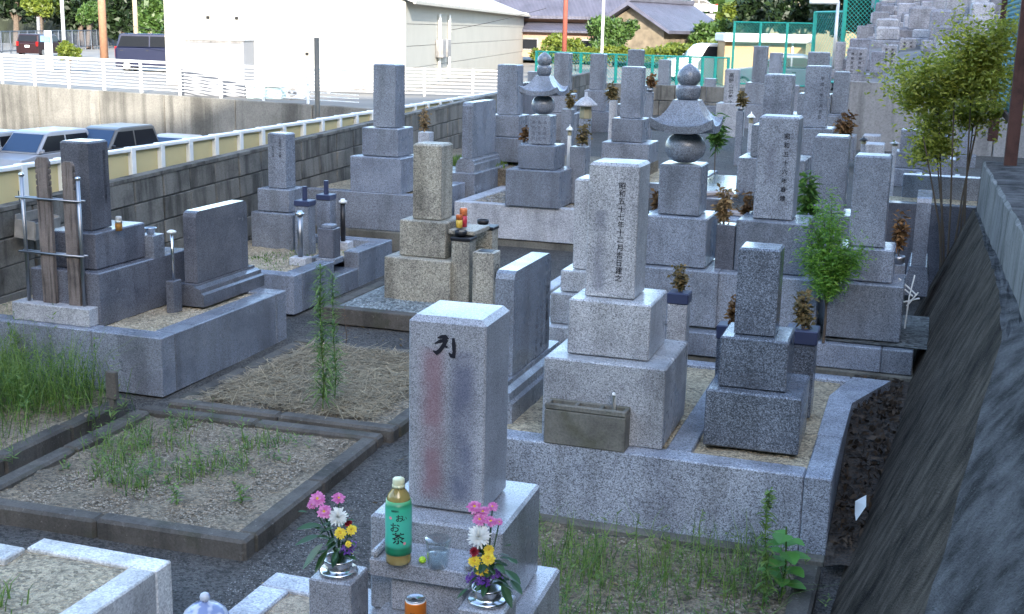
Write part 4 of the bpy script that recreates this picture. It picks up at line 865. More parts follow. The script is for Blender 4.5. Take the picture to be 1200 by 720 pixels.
# ------------------------------------------------------------------ road side: guard fence, poles, sign
GF = thing('guard_fence', 'grey blue railing along the far road', 'fence', at_z(-30, 66, -.24), 0)
a = at_z(-60, 70, -.24); b = at_z(190, 52, -.24); d = b - a; ln = np.linalg.norm(d); GF.location = tuple(a); GF.rotation_euler = (0, 0, atan2(d[1], d[0]))
M['rail'] = plain('rail_grey', (.10, .12, .15), .5)
for xx in np.arange(0, ln, 2.0): MB().box(xx - .05, xx + .05, 0, .08, 0, 1.65).build('post', M['rail'], GF)
for zz in (.25, 1.58): MB().box(0, ln, .02, .06, zz, zz + .07).build('rail', M['rail'], GF)
for i in range(240): MB().box(ln * i / 240, ln * i / 240 + .03, .03, .05, .32, 1.58).build('baluster', M['rail'], GF)
def pole(name, label, cat, px_, yb, yt, d, r0, mat, z=None):
    p = at_d(px_, yb, d); q = at_d(px_ + (px_ - 450) * (yb - yt) / 8000 * 0, yt, d); z0 = -.24 if z is None else z
    r = thing(name, label, cat, (p[0], p[1], z0)); hh = q[2] - z0
    MB().lathe([(r0, 0), (r0 * .8, hh)], n=14).build('shaft', mat, r, True); return r, hh
WOODP = plain('pole_brown', (.28, .15, .09), .8); TANP = plain('pole_tan', (.42, .34, .22), .8); GALV = plain('galvanised', (.55, .56, .56), .4, .3)
pole('utility_pole', 'thick reddish brown pole by the far road', 'pole', 122, 62, -60, 78, .26, WOODP)
pole('utility_pole', 'tan utility pole right of the thick brown one', 'pole', 160, 54, -60, 84, .17, TANP)
pole('lamp_post', 'thin pale lamp post on the far left road', 'lamp post', 75, 48, -60, 80, .13, GALV)
pole('utility_pole', 'short dark stub pole behind the red car', 'pole', 46, 46, 20, 100, .16, plain('pole_grey', (.16, .16, .16)))
pole('utility_pole', 'rusty red pole in front of the tiled roof houses', 'pole', 661, 68, -60, 62, .13, plain('pole_rust', (.22, .06, .04), .8), .25)
pole('lamp_post', 'slim white pole in front of the round green tree', 'lamp post', 705, 68, -40, 58, .07, M['whitepaint'], .25)
r, hh = pole('road_sign', 'white roadside signboard on the far left', 'sign', 58, 72, 36, 62, .22, M['whitepaint']); MB().box(-.28, .28, -.25, -.22, hh - .55, hh - .25).build('sign_print', plain('sign_blue', (.15, .25, .5)), r)
# ------------------------------------------------------------------ tiled houses
TILE = None
def tile_mat(name, c):
    m, nt, N, L, b = newmat(name); v = coord(nt, jitter=False); w = nz(nt, 'w', 3.0, v, bands_direction='X'); w2 = nz(nt, 'n', 1.2, v, Detail=5.0)
    col = mix(nt, ramp(nt, w.outputs[0], [(.2, sc(c, .55)), (.6, c)]), ramp(nt, w2.outputs[0], [(.3, (.75,) * 3), (.7, (1.2,) * 3)]), 1, 'MULTIPLY'); L.new(col, b.inputs['Base Color']); b.inputs['Roughness'].default_value = .5; bump(nt, b, w.outputs[0], .6, .05); return m
TL = tile_mat('roof_tile', (.10, .10, .135)); BOARD = plain('wood_boards', (.16, .13, .09), .85, 0, .3, 2); PLAS = plain('plaster', (.55, .42, .26), .85)
def house(label, px_, py_, d, yaw, w, dp, hw, rise, over, wallmat, z=.25, lower=True):
    p = at_d(px_, py_, d); r = thing('house', label, 'house', (p[0], p[1], z), yaw)
    MB().box(-w / 2, w / 2, -dp / 2, dp / 2, 0, hw).build('wall', wallmat, r)
    gp_ = [(-dp / 2, hw + .001), (dp / 2, hw + .001), (0, hw + rise - .2)]
    MB().prism(gp_, 'x', -w / 2, w / 2).build('gable', wallmat, r, fix=True)
    o_ = over; th = .22
    rf = MB().prism([(-dp / 2 - o_, hw - .25), (0, hw + rise - .1), (dp / 2 + o_, hw - .25), (dp / 2 + o_, hw - .25 + th), (0, hw + rise + th), (-dp / 2 - o_, hw - .25 + th)], 'x', -w / 2 - o_, w / 2 + o_).build('roof', TL, r, fix=True)
    MB().box(-w / 2 - o_, w / 2 + o_, -.2, .2, hw + rise + .15, hw + rise + .5, .05).build('ridge', TL, rf)
    for s_ in (-1, 1):
        for kx in np.arange(-w / 2, w / 2, 1.6): pass
    if lower:
        lo = MB().prism([(-dp / 2 - 2.2, hw - 1.25), (-dp / 2 - .01, hw - .65), (-dp / 2 - .01, hw - .5), (-dp / 2 - 2.2, hw - 1.1)], 'x', -w / 2 - .6, w / 2 + .6).build('lower_roof', TL, r, fix=True)
        MB().box(-w / 2 + .2, w / 2 - .2, -dp / 2 - 1.6, -dp / 2 - 1.5, 0, hw - 1.1).build('veranda_wall', wallmat, r)
        for xx in np.arange(-w / 2 + .8, w / 2 - 1.6, 2.4):
            f_ = MB().box(xx, xx + 1.6, -dp / 2 - 1.66, -dp / 2 - 1.601, .5, hw - 1.7).build('window', M['conc'], r); MB().box(xx + .08, xx + 1.52, -dp / 2 - 1.68, -dp / 2 - 1.661, .6, hw - 1.8).build('pane', GLS, f_)
    return r
house('large house with a purple grey tiled roof beyond the warehouse', 640, 75, 100, radians(10), 19, 9, 3.1, 4.2, 1.0, plain('wall_red', (.32, .20, .15), .85))
house('wooden house with a steep grey gable roof beside the round tree', 772, 75, 92, radians(75), 9, 5.2, 2.2, 1.75, .7, BOARD, lower=False)
SHB = thing('shed', 'beige shed with a white roof behind the chain link fence', 'shed', at_d(896, 70, 50) * np.array([1, 1, 0]) + np.array([0, 0, .25]), radians(15)); k = 50 / FPX
zt = at_d(896, 50, 50)[2] - .25
MB().box(-47 * k, 47 * k, 0, 3, 0, zt, .02).build('wall', plain('shed_beige', (.40, .27, .13), .8), SHB); MB().box(-50 * k, 55 * k, -.5, 3.3, zt + .002, zt + 10 * k, .05).build('roof', M['whitepaint'], SHB); MB().box(30 * k, 32 * k, -.1, -.01, 0, zt - .01).build('downpipe', M['whitepaint'], SHB)
# cemetery end wall, green fences
EWL = thing('end_wall', 'weathered low retaining wall at the far end of the cemetery', 'wall', (-2.5, 24.6, .4))
for i, xx in enumerate(np.arange(-4.2, 4.5, .62)):
    for j in range(3): MB().box(xx + (.31 if j % 2 else 0), xx + (.31 if j % 2 else 0) + .61, -.2, .02 * random.random(), .0 + j * .31, .3 + j * .31, .01).build('block', M['block'], EWL)
TEAL = plain('teal_paint', (.02, .34, .27), .5); 
m, nt, N, L, b = newmat('teal_mesh'); v = coord(nt, jitter=False); sp = N.new('ShaderNodeSeparateXYZ'); L.new(v, sp.inputs[0])
def wires(mb, x0, x1, z0, z1, step, r, y=0):
    """diamond wire mesh as thin crossed strips"""
    W_ = x1 - x0; H_ = z1 - z0
    for sgn in (1, -1):
        t = -H_
        while t < W_:
            a = max(0, t); b_ = min(W_, t + H_)
            if b_ > a:
                za, zb2 = (a - t), (b_ - t)
                if sgn < 0: za, zb2 = H_ - za, H_ - zb2
                p0 = (x0 + a, z0 + za); p1 = (x0 + b_, z0 + zb2)
                mb.add([(p0[0], y, p0[1] - r), (p1[0], y, p1[1] - r), (p1[0], y + .004, p1[1] + r), (p0[0], y + .004, p0[1] + r)], [(0, 1, 2, 3)])
            t += step
def mesh_fence(label, a, b, h, npost, step=.09, r=.006, pr=.04, name='mesh_fence'):
    a = np.array(a, float); b = np.array(b, float); d = b - a; ln = sqrt(d[0] ** 2 + d[1] ** 2); R_ = thing(name, label, 'fence', a, atan2(d[1], d[0]))
    for i in range(npost): xx = ln * i / (npost - 1); MB().cyl(xx, 0, 0, h + .02, pr, n=8).build('post', TEAL, R_)
    for i in range(npost - 1):
        mb = MB(); wires(mb, ln * i / (npost - 1) + .02, ln * (i + 1) / (npost - 1) - .02, .05, h - .03, step, r); stuff(mb.build('wire_mesh', TEAL, R_))
    for zz in (.04, h): MB().tube([(0, .012, zz), (ln, .012, zz)], pr * .6, 6).build('rail', TEAL, R_)
    return R_
p0 = at_d(628, 98, 33); p1 = at_d(735, 98, 31); p2 = at_d(852, 102, 30)
def onz(p, z): return (p[0], p[1], z)
mesh_fence('low green mesh fence left of the near pagoda top', onz(p0, .98), onz(p1, .98), .78, 9)
mesh_fence('low green mesh fence right of the near pagoda top, before the minivan', onz(p1, .98), onz(p2, .98), .78, 9, .07, .007)
q0 = at_d(858, 80, 38); q1 = at_d(951, 80, 37); mesh_fence('chain link fence with green posts in front of the beige shed', onz(q0, .8), onz(q1, .8), at_d(858, 26, 38)[2] - .8, 4)
q2 = at_d(985, 80, 35); mesh_fence('taller chain link fence panel by the hillside graves', onz(q1, 1.0), onz(q2, 1.0), at_d(951, 14, 36)[2] - 1.0, 2, .12, .008, .06)
q3 = at_d(1060, 60, 34); mesh_fence('tallest chain link fence on the hillside', onz(q2, 1.6), onz(q3, 1.6), at_d(990, -6, 35)[2] - 1.6, 3, .12, .008, .06)
b0c = at_d(150, 30, 60); b1c = at_d(640, 10, 60); tag(MB().tube([b0c + (b1c - b0c) * t - np.array([0, 0, 1.2 * 4 * t * (1 - t)]) for t in np.linspace(0, 1, 15)], .012, 5).build('overhead_cable', TRIM), 'thin overhead cable crossing in front of the warehouse', 'cable')
r, hh = pole('lamp_post', 'thin steel lamp post in front of the tall chain link fence', 'lamp post', 978, 60, 2, 33, .05, GALV, 1.2); MB().box(-.75, .02, -.06, .06, hh - .08, hh + .06, .03).build('lamp_head', M['whitepaint'], r)
# ------------------------------------------------------------------ vegetation
def leaf_cloud(n, blobs, size, aspect=.55, shell=.55, flat=0.0):
    """quads spread through ellipsoids: blobs = [(cx,cy,cz,rx,ry,rz)]"""
    B = np.array(blobs, float); vol = (B[:, 3] * B[:, 4] * B[:, 5]) ** .67; idx = RNG.choice(len(B), n, p=vol / vol.sum())
    d = RNG.normal(size=(n, 3)); d /= np.linalg.norm(d, axis=1)[:, None]; r = shell + (1 - shell) * RNG.random(n) ** .6; r *= 1 + .12 * RNG.normal(size=n)
    c = B[idx, :3] + d * r[:, None] * B[idx, 3:]
    a = RNG.normal(size=(n, 3)) + d * .6; a[:, 2] *= (1 - flat); a /= np.linalg.norm(a, axis=1)[:, None]; b = np.cross(a, RNG.normal(size=(n, 3))); b /= np.linalg.norm(b, axis=1)[:, None]
    s = size * RNG.uniform(.6, 1.3, n)[:, None]; a = a * s; b = b * s * aspect
    return np.stack([c - a, c + b * .9 - a * .1, c + a, c - b * .9 - a * .1], 1)
LF1 = leafmat('foliage_dark', (.007, .018, .007), (.022, .045, .012)); LF2 = leafmat('foliage_mid', (.03, .07, .014), (.075, .14, .03)); LF3 = leafmat('foliage_yellow', (.07, .11, .012), (.17, .21, .03), .35)  # foliage_dark also holds the shade on the top left trees
BARK = plain('bark', (.10, .075, .055), .9, 0, .3, 8)
def tree(label, base, blobs, n, size, mat, trunk_r=.2, name='tree', group=None, trunk=True):
    base = np.array(base, float); r = thing(name, label, 'tree' if name == 'tree' else 'shrub', base, 0, group)
    rel = [(b[0] - base[0], b[1] - base[1], b[2] - base[2]) + tuple(b[3:]) for b in blobs]
    sub = []
    for b in rel:
        sub.append((b[0], b[1], b[2], b[3] * .75, b[4] * .75, b[5] * .75))
        for _ in range(9):
            d = RNG.normal(size=3); d /= np.linalg.norm(d); k = random.uniform(.25, .45)
            sub.append((b[0] + d[0] * b[3] * .75, b[1] + d[1] * b[4] * .75, b[2] + d[2] * b[5] * .75, b[3] * k, b[4] * k, b[5] * k))
    quads_mesh('crown', leaf_cloud(n, sub, size), mat, r)
    if trunk:
        top = max(b[2] for b in rel); cx = np.mean([b[0] for b in rel]); cy = np.mean([b[1] for b in rel]); mb = MB()
        mb.tube([(0, 0, 0), (cx * .3, cy * .3, top * .5), (cx, cy, top)], trunk_r, 8, trunk_r * .3)
        for b in rel: mb.tube([(cx * .3, cy * .3, top * .45), ((cx + b[0]) / 2, (cy + b[1]) / 2, (top * .6 + b[2]) / 2), (b[0], b[1], b[2])], trunk_r * .45, 6, trunk_r * .1)
        mb.build('trunk', BARK, r)
    return r
def pb(px_, py_, rpx, rpy, d): p = at_d(px_, py_, d); k = d / FPX; return (p[0], p[1], p[2], rpx * k, rpx * k * .8, rpy * k)
def base_of(px_, d, z=-.24): p = at_d(px_, 60, d); return (p[0], p[1], z)
# backdrop hill
m = MB(); hx = list(range(-260, 200, 12)); v = []
for i, x in enumerate(hx):
    hgt = 22 + 6 * sin(x * .045) + 4 * sin(x * .11 + 2)
    for (yy, t) in ((135, -.02), (145, .25), (160, .55), (185, .85), (220, 1), (300, .9)): v.append((x, yy + 6 * sin(x * .07) + (30 if x < -60 else 0), -.24 + t * hgt))
m.add(v, [(i * 6 + j, (i + 1) * 6 + j, (i + 1) * 6 + j + 1, i * 6 + j + 1) for i in range(len(hx) - 1) for j in range(5)])
struct(m.build('wooded_hill', plain('hill_ground', (.16, .14, .075), .95, 0, .5, .15), None, True, fix=True))
n = 26000; px_ = RNG.uniform(-180, 150, n); t = RNG.random(n) ** .8; hgt = 22 + 6 * np.sin(px_ * .045) + 4 * np.sin(px_ * .11 + 2)
yy = 135 + t * 60 + 6 * np.sin(px_ * .07) + np.where(px_ < -60, 30, 0); zz = hgt * np.interp(t, [0, .17, .42, .83, 1], [0, .25, .55, .85, .95]) + RNG.uniform(-.2, 2.0, n)
msk = np.sin(px_ * .21 + t * 7) + np.sin(px_ * .09 - t * 5) + RNG.normal(size=n) * .4 > -.6; px_, yy, zz = px_[msk], yy[msk], zz[msk]; n = len(px_)
c = np.stack([px_, yy, zz], 1); a = RNG.normal(size=(n, 3)); b = RNG.normal(size=(n, 3)); a *= .9 / np.linalg.norm(a, axis=1)[:, None]; b *= .7 / np.linalg.norm(b, axis=1)[:, None]
stuff(quads_mesh('hill_scrub', np.stack([c - a, c + b, c + a, c - b], 1), LF2))
p0_ = at_d(-120, 70, 128); p1_ = at_d(215, 70, 122); mb = MB(); NN = 24; v = []
for i in range(NN + 1):
    q = p0_ + (p1_ - p0_) * i / NN; v += [(q[0], q[1] + random.uniform(-1, 1), -.24), (q[0] + random.uniform(-1, 1), q[1] + 2 + random.uniform(-1, 1), 4 + random.uniform(-.5, .5)), (q[0], q[1] + 6, 9 + random.uniform(-.8, .8)), (q[0], q[1] + 14, 10)]
mb.add(v, [(i * 4 + j, (i + 1) * 4 + j, (i + 1) * 4 + j + 1, i * 4 + j + 1) for i in range(NN) for j in range(3)]); struct(mb.build('road_bank', plain('bank_dark', (.014, .018, .010), .95, 0, .5, .6), None, fix=True))
# trees at the top left, the dark ones with shade put into their leaf colour
for i, (x_, y_, rx, ry, d, mt_, lab) in enumerate([(20, -5, 42, 30, 112, LF1, 'dark tree at the top left corner'), (48, 2, 22, 16, 104, LF3, 'yellow green tree crown above the red car'), (95, 10, 38, 34, 118, LF1, 'dark spreading tree behind the pale lamp post'), (105, 16, 14, 12, 108, LF2, 'small leafy tree between the pale and brown poles'), (145, 12, 26, 36, 110, LF1, 'dark tree behind the tan utility pole'), (176, 18, 16, 30, 100, LF2, 'lighter tree at the left corner of the warehouse')]):
    tree(lab, base_of(x_, d), [pb(x_, y_, rx, ry, d), pb(x_ - rx * .5, y_ + ry * .3, rx * .6, ry * .6, d), pb(x_ + rx * .5, y_ + ry * .2, rx * .6, ry * .7, d + 2)], 2600, .32, mt_, .35)
tree('round bright bush at the roadside left of the thick brown pole', base_of(80, 60), [pb(78, 60, 15, 10, 60), pb(88, 63, 8, 7, 60)], 1800, .12, LF3, .05, 'bush')
tree('round green tree in front of the tiled houses', base_of(715, 74, .25), [pb(716, 38, 27, 22, 74), pb(698, 34, 12, 12, 74), pb(738, 32, 12, 12, 74), pb(712, 54, 20, 10, 73)], 4200, .15, LF2, .16)
tree('leafy shrub with pale blossoms under the lower tiled roof', base_of(660, 82, .25), [pb(655, 50, 18, 10, 82), pb(672, 52, 12, 9, 82)], 1600, .14, LF3, .05, 'shrub')
for x0_, x1_, lab in ((628, 722, 'clipped hedge behind the left green mesh fence'), (722, 850, 'clipped hedge below the wooden house')):
    d = 64; hb = [pb(x, 64, 9, 9, d) for x in np.arange(x0_, x1_, 8)]; hb = [(b[0], b[1], b[2], b[3], b[4], b[5]) for b in hb]
    tree(lab, base_of((x0_ + x1_) / 2, d, .25), hb, 3800, .11, LF3, .04, 'hedge', trunk=True)
for (x_, y_, rx, ry, d, mt_, lab) in [(800, 30, 26, 20, 96, LF3, 'yellow green bush on the bank right of the wooden house'), (838, 42, 26, 18, 88, LF2, 'green bush above the white minivan'), (862, 22, 24, 20, 92, LF3, 'pale leafy tree left of the beige shed'), (895, 14, 34, 26, 84, LF1, 'dark tree behind the chain link fence'), (940, 10, 36, 30, 80, LF1, 'dark tree behind the taller chain link panel'), (985, 8, 34, 30, 76, LF1, 'dark tree behind the steel lamp post'), (1030, 8, 30, 34, 72, LF1, 'dark tree behind the tallest chain link fence'), (470, -8, 40, 14, 150, LF3, 'pale tree top above the warehouse roof')]:
    tree(lab, base_of(x_, d, .25), [pb(x_, y_, rx, ry, d), pb(x_ - rx * .6, y_ + ry * .4, rx * .6, ry * .6, d), pb(x_ + rx * .6, y_ + ry * .3, rx * .6, ry * .7, d + 2)], 3000, .24, mt_, .25)
tree('fallen leaf covered clipped mound at the foot of the shed', base_of(845, 52, .25), [pb(800, 58, 26, 8, 56), pb(830, 58, 22, 10, 56)], 1500, .12, LF3, .05, 'bush')
# upper road car
p = at_d(815, 16, 125); car('white car on the bank road above the wooden house', p, radians(195), (.6, .6, .6), 4.2, 1.65, 1.45, 'sedan')
mb = MB().box(-9, 9, -2, 3, -.6, -.02); o = struct(mb.build('bank_road', M['conc'])); o.location = tuple(p); o.rotation_euler = (0, 0, radians(15))
# ------------------------------------------------------------------ hillside cemetery at the upper right
PW = thing('terrace_wall', 'pale streaked concrete terrace wall under the hillside gravestones', 'wall', (-1.3, 20, .5)); M['palec'] = concrete('pale_concrete', (.27, .265, .26), .6, .3, .85, .7, (3, 3, .2), .15, .45)
for i in range(5): MB().box(i * 1.1, i * 1.1 + 1.085, -.15, .0, 0, 1.17 + i * .07, .01).build('wall_panel', M['palec'], PW)
ysl = [20.0, 23, 27, 32, 38, 45, 60, 90]; zsl = [1.62, 1.72, 2.15, 2.8, 3.65, 4.8, 7.5, 14]
def hill_z(x, y): return float(np.interp(y, ysl, zsl) + np.interp(x, [-4, -1.2, 0, 3, 12, 40], [-1.5, -.25, 0, .5, 3, 12]) * np.interp(y, [20, 23, 30], [.05, .2, 1]))
HS = MB(); hv = []; hxs = [-1.35, -.6, 0, 1.5, 3, 6, 12, 40]
for x in hxs:
    for y in ysl: hv.append((x + (0 if x > -1.3 else -.02 * (y - 20)), y, hill_z(x, y)))
k = len(ysl); HS.add(hv, [(i * k + j, (i + 1) * k + j, (i + 1) * k + j + 1, i * k + j + 1) for i in range(len(hxs) - 1) for j in range(k - 1)])
struct(HS.build('hillside', concrete('hillside_stone', (.16, .155, .15), .5, .5), None, fix=True))
PST = [granite('hill_stone_a', (.27, .275, .305), 60, .4, .6), granite('hill_stone_b', (.20, .205, .235), 60, .4, .6), granite('hill_stone_c', (.33, .335, .36), 60, .4, .6)]
ter = [(993, 1016, 56, 87, .30, 'pale wide gravestone with small lettering above the terrace wall'), (1021, 1037, 60, 87, .22, 'slim gravestone right of the pale lettered one on the terrace'), (1034, 1052, 52, 82, .27, 'lettered grey gravestone third from the fence on the terrace'), (980, 991, 49, 82, .2, 'narrow gravestone at the left end of the terrace'), (996, 1020, 45, 70, .36, 'broad gravestone behind the pale lettered one on the terrace'), (1055, 1074, 45, 72, .32, 'gravestone with dark lettering at the right of the terrace'), (1005, 1024, 30, 56, .36, 'round shouldered gravestone below the tallest chain link fence'), (1089, 1104, 35, 55, .3, 'blocky gravestone at the edge of the stone jumble')]
for i, (a, b_, c_, e, w_, lab) in enumerate(ter):
    r_, cc, oo, pp = grave(lab, PST[i % 3], w_, [(a, b_, c_, e)], bt=.02, extra=[(1.5, .18)], group=None)
    zh = hill_z(cc[0], cc[1]) if cc[1] > 20 else 1.6
    if i in (0, 2, 5):
        mb = MB(); zt = oo[0][2] - r_.location[2]
        for q in range(2): column(mb, '南無阿弥陀仏', (-w_ * .2 + q * w_ * .4, -w_ / 2 - .002, zt - .06), X, .05, .07)
        stuff(mb.build('inscription', M['ink'], r_))
var = []
for k in range(6):
    w_ = random.uniform(.28, .5); h_ = random.uniform(.35, .7); dd = random.uniform(.15, .3); mm = MB().box(-w_ / 2, w_ / 2, -dd / 2, dd / 2, .12, h_, .02, .04); m2 = MB().box(-w_ * .8, w_ * .8, -dd, dd, -.15, .119, .02)
    me = bpy.data.meshes.new('shaft'); me.from_pydata(mm.v, [], mm.f); me.materials.append(PST[k % 3]); me2 = bpy.data.meshes.new('base'); me2.from_pydata(m2.v, [], m2.f); me2.materials.append(PST[(k + 1) % 3]); var.append((me, me2))
cnt = 0
for row in range(20):
    y = 23.6 + row * 1.15
    x = (-.045 if row > 3 else -.03) * y + random.uniform(0, .3) + (.7 if row < 4 else 0)
    while x < .085 * y:
        q = proj((x, y, hill_z(x, y) + .4))
        if q[0] < 1212 and q[1] > -15 and cnt < 260:
            r = thing('hillside_gravestone', 'small grey gravestone among the crowded rows on the far hillside', 'gravestone', (x, y + random.uniform(-.3, .3), hill_z(x, y)), random.uniform(-.1, .1), 'crowded gravestones on the far hillside')
            k = random.randrange(6); s_ = random.uniform(.75, 1.2); r.scale = (s_, s_, s_ * random.uniform(.7, 1.2))
            for nm, me in zip(('shaft', 'base'), var[k]): o = bpy.data.objects.new(nm, me); COL.objects.link(o); o.parent = r
            cnt += 1
        x += random.uniform(.42, .75)
p = at_d(1085, 30, 44); tag(MB().box(-1.2, 1.2, -.6, .6, -2, 3.2, .03).build('concrete_block', M['palec']), 'large pale concrete block on the hillside right of the tall fence', 'wall').location = tuple(p)
# ------------------------------------------------------------------ near shrubs
def fronds(n, stems, ln, w, spread):
    V = []
    for _ in range(n):
        p, d = stems[random.randrange(len(stems))]; t = random.random(); c = np.array(p) + np.array(d) * t + RNG.normal(size=3) * spread * (.4 + .6 * t)
        a = RNG.normal(size=3); a[2] = a[2] * .5 + .1; a /= np.linalg.norm(a); b = np.cross(a, RNG.normal(size=3)); b /= np.linalg.norm(b); l_ = ln * random.uniform(.6, 1.3); ww = w * random.uniform(.7, 1.2)
        V.append([c, c + a * l_ * .5 + b * ww, c + a * l_ - np.array([0, 0, l_ * .15]), c + a * l_ * .5 - b * ww])
    return np.array(V)
SB = thing('leafy_shrub', 'tall yellow green shrub with bare stems by the parapet end', 'shrub', (.22, 10.75, g(10.7)))
o0 = np.array([.22, 10.75, g(10.7)]); mb = MB(); tips = []; nodes = []
for i, (px_, py_) in enumerate(((1082, 160), (1100, 135), (1118, 120), (1138, 112), (1155, 100), (1098, 185), (1140, 150))):
    nd = at_y(px_, py_, 10.75 + random.uniform(-.2, .2)) - o0; nodes.append(nd); b0_ = np.array([random.uniform(-.06, .16), random.uniform(-.08, .08), 0]); mb.tube([b0_, b0_ * .5 + nd * np.array([.35, .35, .5]), nd], .012, 6, .006)
for (px_, py_) in ((1062, 108), (1080, 100), (1092, 82), (1110, 72), (1130, 62), (1150, 55), (1165, 68), (1160, 100), (1140, 92), (1120, 105), (1100, 118), (1148, 128), (1128, 135), (1078, 178), (1105, 170), (1168, 130), (1172, 45), (1090, 145)):
    tp = at_y(px_, py_, 10.75 + random.uniform(-.35, .35)) - o0; nd = min(nodes, key=lambda q: np.linalg.norm(q - tp)); mid = nd * .5 + tp * .5 + np.array([0, 0, .04])
    mb.tube([nd, mid, tp], .006, 5, .002); tips.append((mid, (tp - mid) * 1.15)); tips.append((tp, (tp - nd) * .25 + RNG.normal(size=3) * .12))
mb.build('stems', plain('twig', (.09, .07, .05), .9), SB); quads_mesh('leaves', fronds(12500, tips, .052, .0105, .10), leafmat('nandina_leaf', (.16, .20, .02), (.46, .47, .08), .5), SB)
CS = thing('conifer_sprig', 'bright green feathery conifer sprig left of the pale gravestone by the slope', 'shrub', (*at_y(967, 372, 7.42)[:2], .55)); o0 = np.array(CS.location)
mb = MB(); st = []
for (px_, py_) in ((950, 258), (962, 238), (975, 232), (985, 252), (998, 285), (1012, 292), (948, 282), (960, 275), (972, 262), (985, 280), (996, 300), (955, 300), (940, 296), (978, 295), (968, 290), (1005, 305), (962, 305), (985, 306), (955, 318), (975, 322), (990, 318), (965, 328), (948, 312), (982, 332), (958, 335), (1000, 312), (972, 340)):
    tp = at_y(px_, py_, 7.34 + random.uniform(-.08, .08)) - o0; mb.tube([(0, 0, 0), (.0, 0, .22), (tp[0] * .3, tp[1] * .3, .26 + (tp[2] - .26) * .6), tp], .007, 5, .0015); st.append((np.array([tp[0] * .5, tp[1] * .5, .24 + (tp[2] - .24) * .7]), np.array([tp[0] * .55, tp[1] * .5, (tp[2] - .24) * .3])))
mb.tube([(0, 0, 0), (.004, 0, .12), (0, 0, .26)], .009, 7, .006)
mb.build('stem', BARK, CS); quads_mesh('leaves', fronds(6400, st, .036, .0034, .036), leafmat('conifer_leaf', (.08, .22, .02), (.24, .44, .06), .4), CS)
PLG = leafmat('plant_green', (.04, .10, .015), (.11, .22, .04), .3); WITH = leafmat('withered_leaf', (.10, .045, .015), (.30, .16, .06), .2, .8)
WITH2 = leafmat('withered_olive', (.07, .06, .02), (.24, .17, .07), .2, .8); WITH3 = leafmat('withered_straw', (.17, .11, .05), (.42, .28, .13), .2, .8)
def tuft(name, label, cat, px_, yb, yt, Yw, wpx, n, mat, ln, w, z=None, zs_=None):
    b_ = at_y(px_, yb, Yw); t_ = at_y(px_, yt, Yw); k = ((b_ - CP) @ FW) / FPX; h = t_[2] - b_[2]; wd_ = wpx * k / 2
    if mat is WITH and int(px_) % 3: mat = WITH2 if int(px_) % 3 == 1 else WITH3; n = int(n * random.uniform(.6, 1.2)); ln *= random.uniform(.8, 1.4)
    r = thing(name, label, cat, b_); mb = MB(); st = []
    if zs_ is not None:
        if mat is PLG: mb.tube([(0, 0, zs_ - b_[2]), (.01, 0, (zs_ - b_[2]) * .5), (0, 0, 0)], .006, 5)
        else: MB().box(-.045, .045, -.045, .045, zs_ - b_[2], -.05, .004).build('stone_post', M['gr_mid'], r); MB().lathe([(.035, -.049), (.04, -.02), (.042, 0), (.036, 0), (.03, -.03)], n=14).build('vase', M['steel_dull'], r, True)
    for i in range(6): tp = np.array([random.uniform(-1, 1) * wd_, random.uniform(-.5, .5) * wd_, h * random.uniform(.45, 1)]); tp[:2] *= (1.1 - tp[2] / h * .8); mb.tube([(0, 0, 0), tp * np.array([.4, .4, .5]), tp], .004, 4, .0015); st.append((tp * np.array([.4, .4, .25]), tp * np.array([.6, .6, .75])))
    mb.build('stems', BARK, r); quads_mesh('leaves', fronds(n, st, ln, w, wd_ * .3), mat, r); return r
# ------------------------------------------------------------------ flower stands, withered offerings, lanterns
def stand(label, x0, x1, yt, yb, Yw, matp, cup=.045, zb=None, cupmat='dark_blue', depth=None):
    a = at_y(x0, yt, Yw); b = at_y(x1, yt, Yw); c = at_y((x0 + x1) / 2, yb, Yw); w = b[0] - a[0]; zb_ = c[2] if zb is None else zb
    r = thing('flower_stand', label, 'flower stand', ((a[0] + b[0]) / 2, Yw + w / 2, zb_)); h = a[2] - zb_
    MB().box(-w / 2, w / 2, -w / 2, w / 2, 0, h - cup, .004).build('stone_post', matp, r)
    if cup > 0: MB().box(-w * .55, w * .55, -w * .55, w * .55, h - cup + .001, h, .006).build('vase', M[cupmat], r)
    return r
stand('flower stand with a dark vase behind the central pale gravestone', 783, 806, 343, 420, 6.22, M['gr_light'], .06, .431)
tuft('withered_branch', 'withered branch in the vase behind the central pale gravestone', 'plant', 796, 345, 305, 6.28, 26, 240, WITH, .035, .009)
stand('flower stand with a dark vase left of the small blue gravestone', 841, 865, 381, 445, 6.25, M['gr_blue'], .075, .431)
tuft('withered_branch', 'withered branch left of the small blue gravestone', 'plant', 858, 384, 350, 6.3, 22, 220, WITH, .035, .009)
stand('flower stand with a dark vase right of the small blue gravestone', 922, 957, 386, 450, 6.25, M['gr_blue'], .075, .431)
tuft('withered_branch', 'pointed withered branch right of the small blue gravestone', 'plant', 940, 390, 344, 6.3, 30, 300, WITH, .035, .009)
stand('flower stand in the gap between the near pagoda and its neighbour', 840, 862, 263, 330, 7.62, M['gr_dark'], .0, .56)
tuft('withered_branch', 'withered branch right of the near pagoda cube', 'plant', 848, 264, 218, 7.7, 22, 240, WITH, .04, .010)
tuft('withered_branch', 'withered branch against the left edge of the faint lettered gravestone', 'plant', 876, 258, 222, 8.0, 18, 200, WITH, .04, .010, zs_=.56)
tuft('withered_branch', 'withered branch left of the near pagoda cube', 'plant', 768, 248, 222, 8.0, 10, 120, WITH, .04, .010, zs_=.56)
tuft('withered_branch', 'red brown withered branch right of the pale gravestone by the slope', 'plant', 1053, 300, 246, 8.05, 18, 220, WITH, .05, .010, zs_=.56)
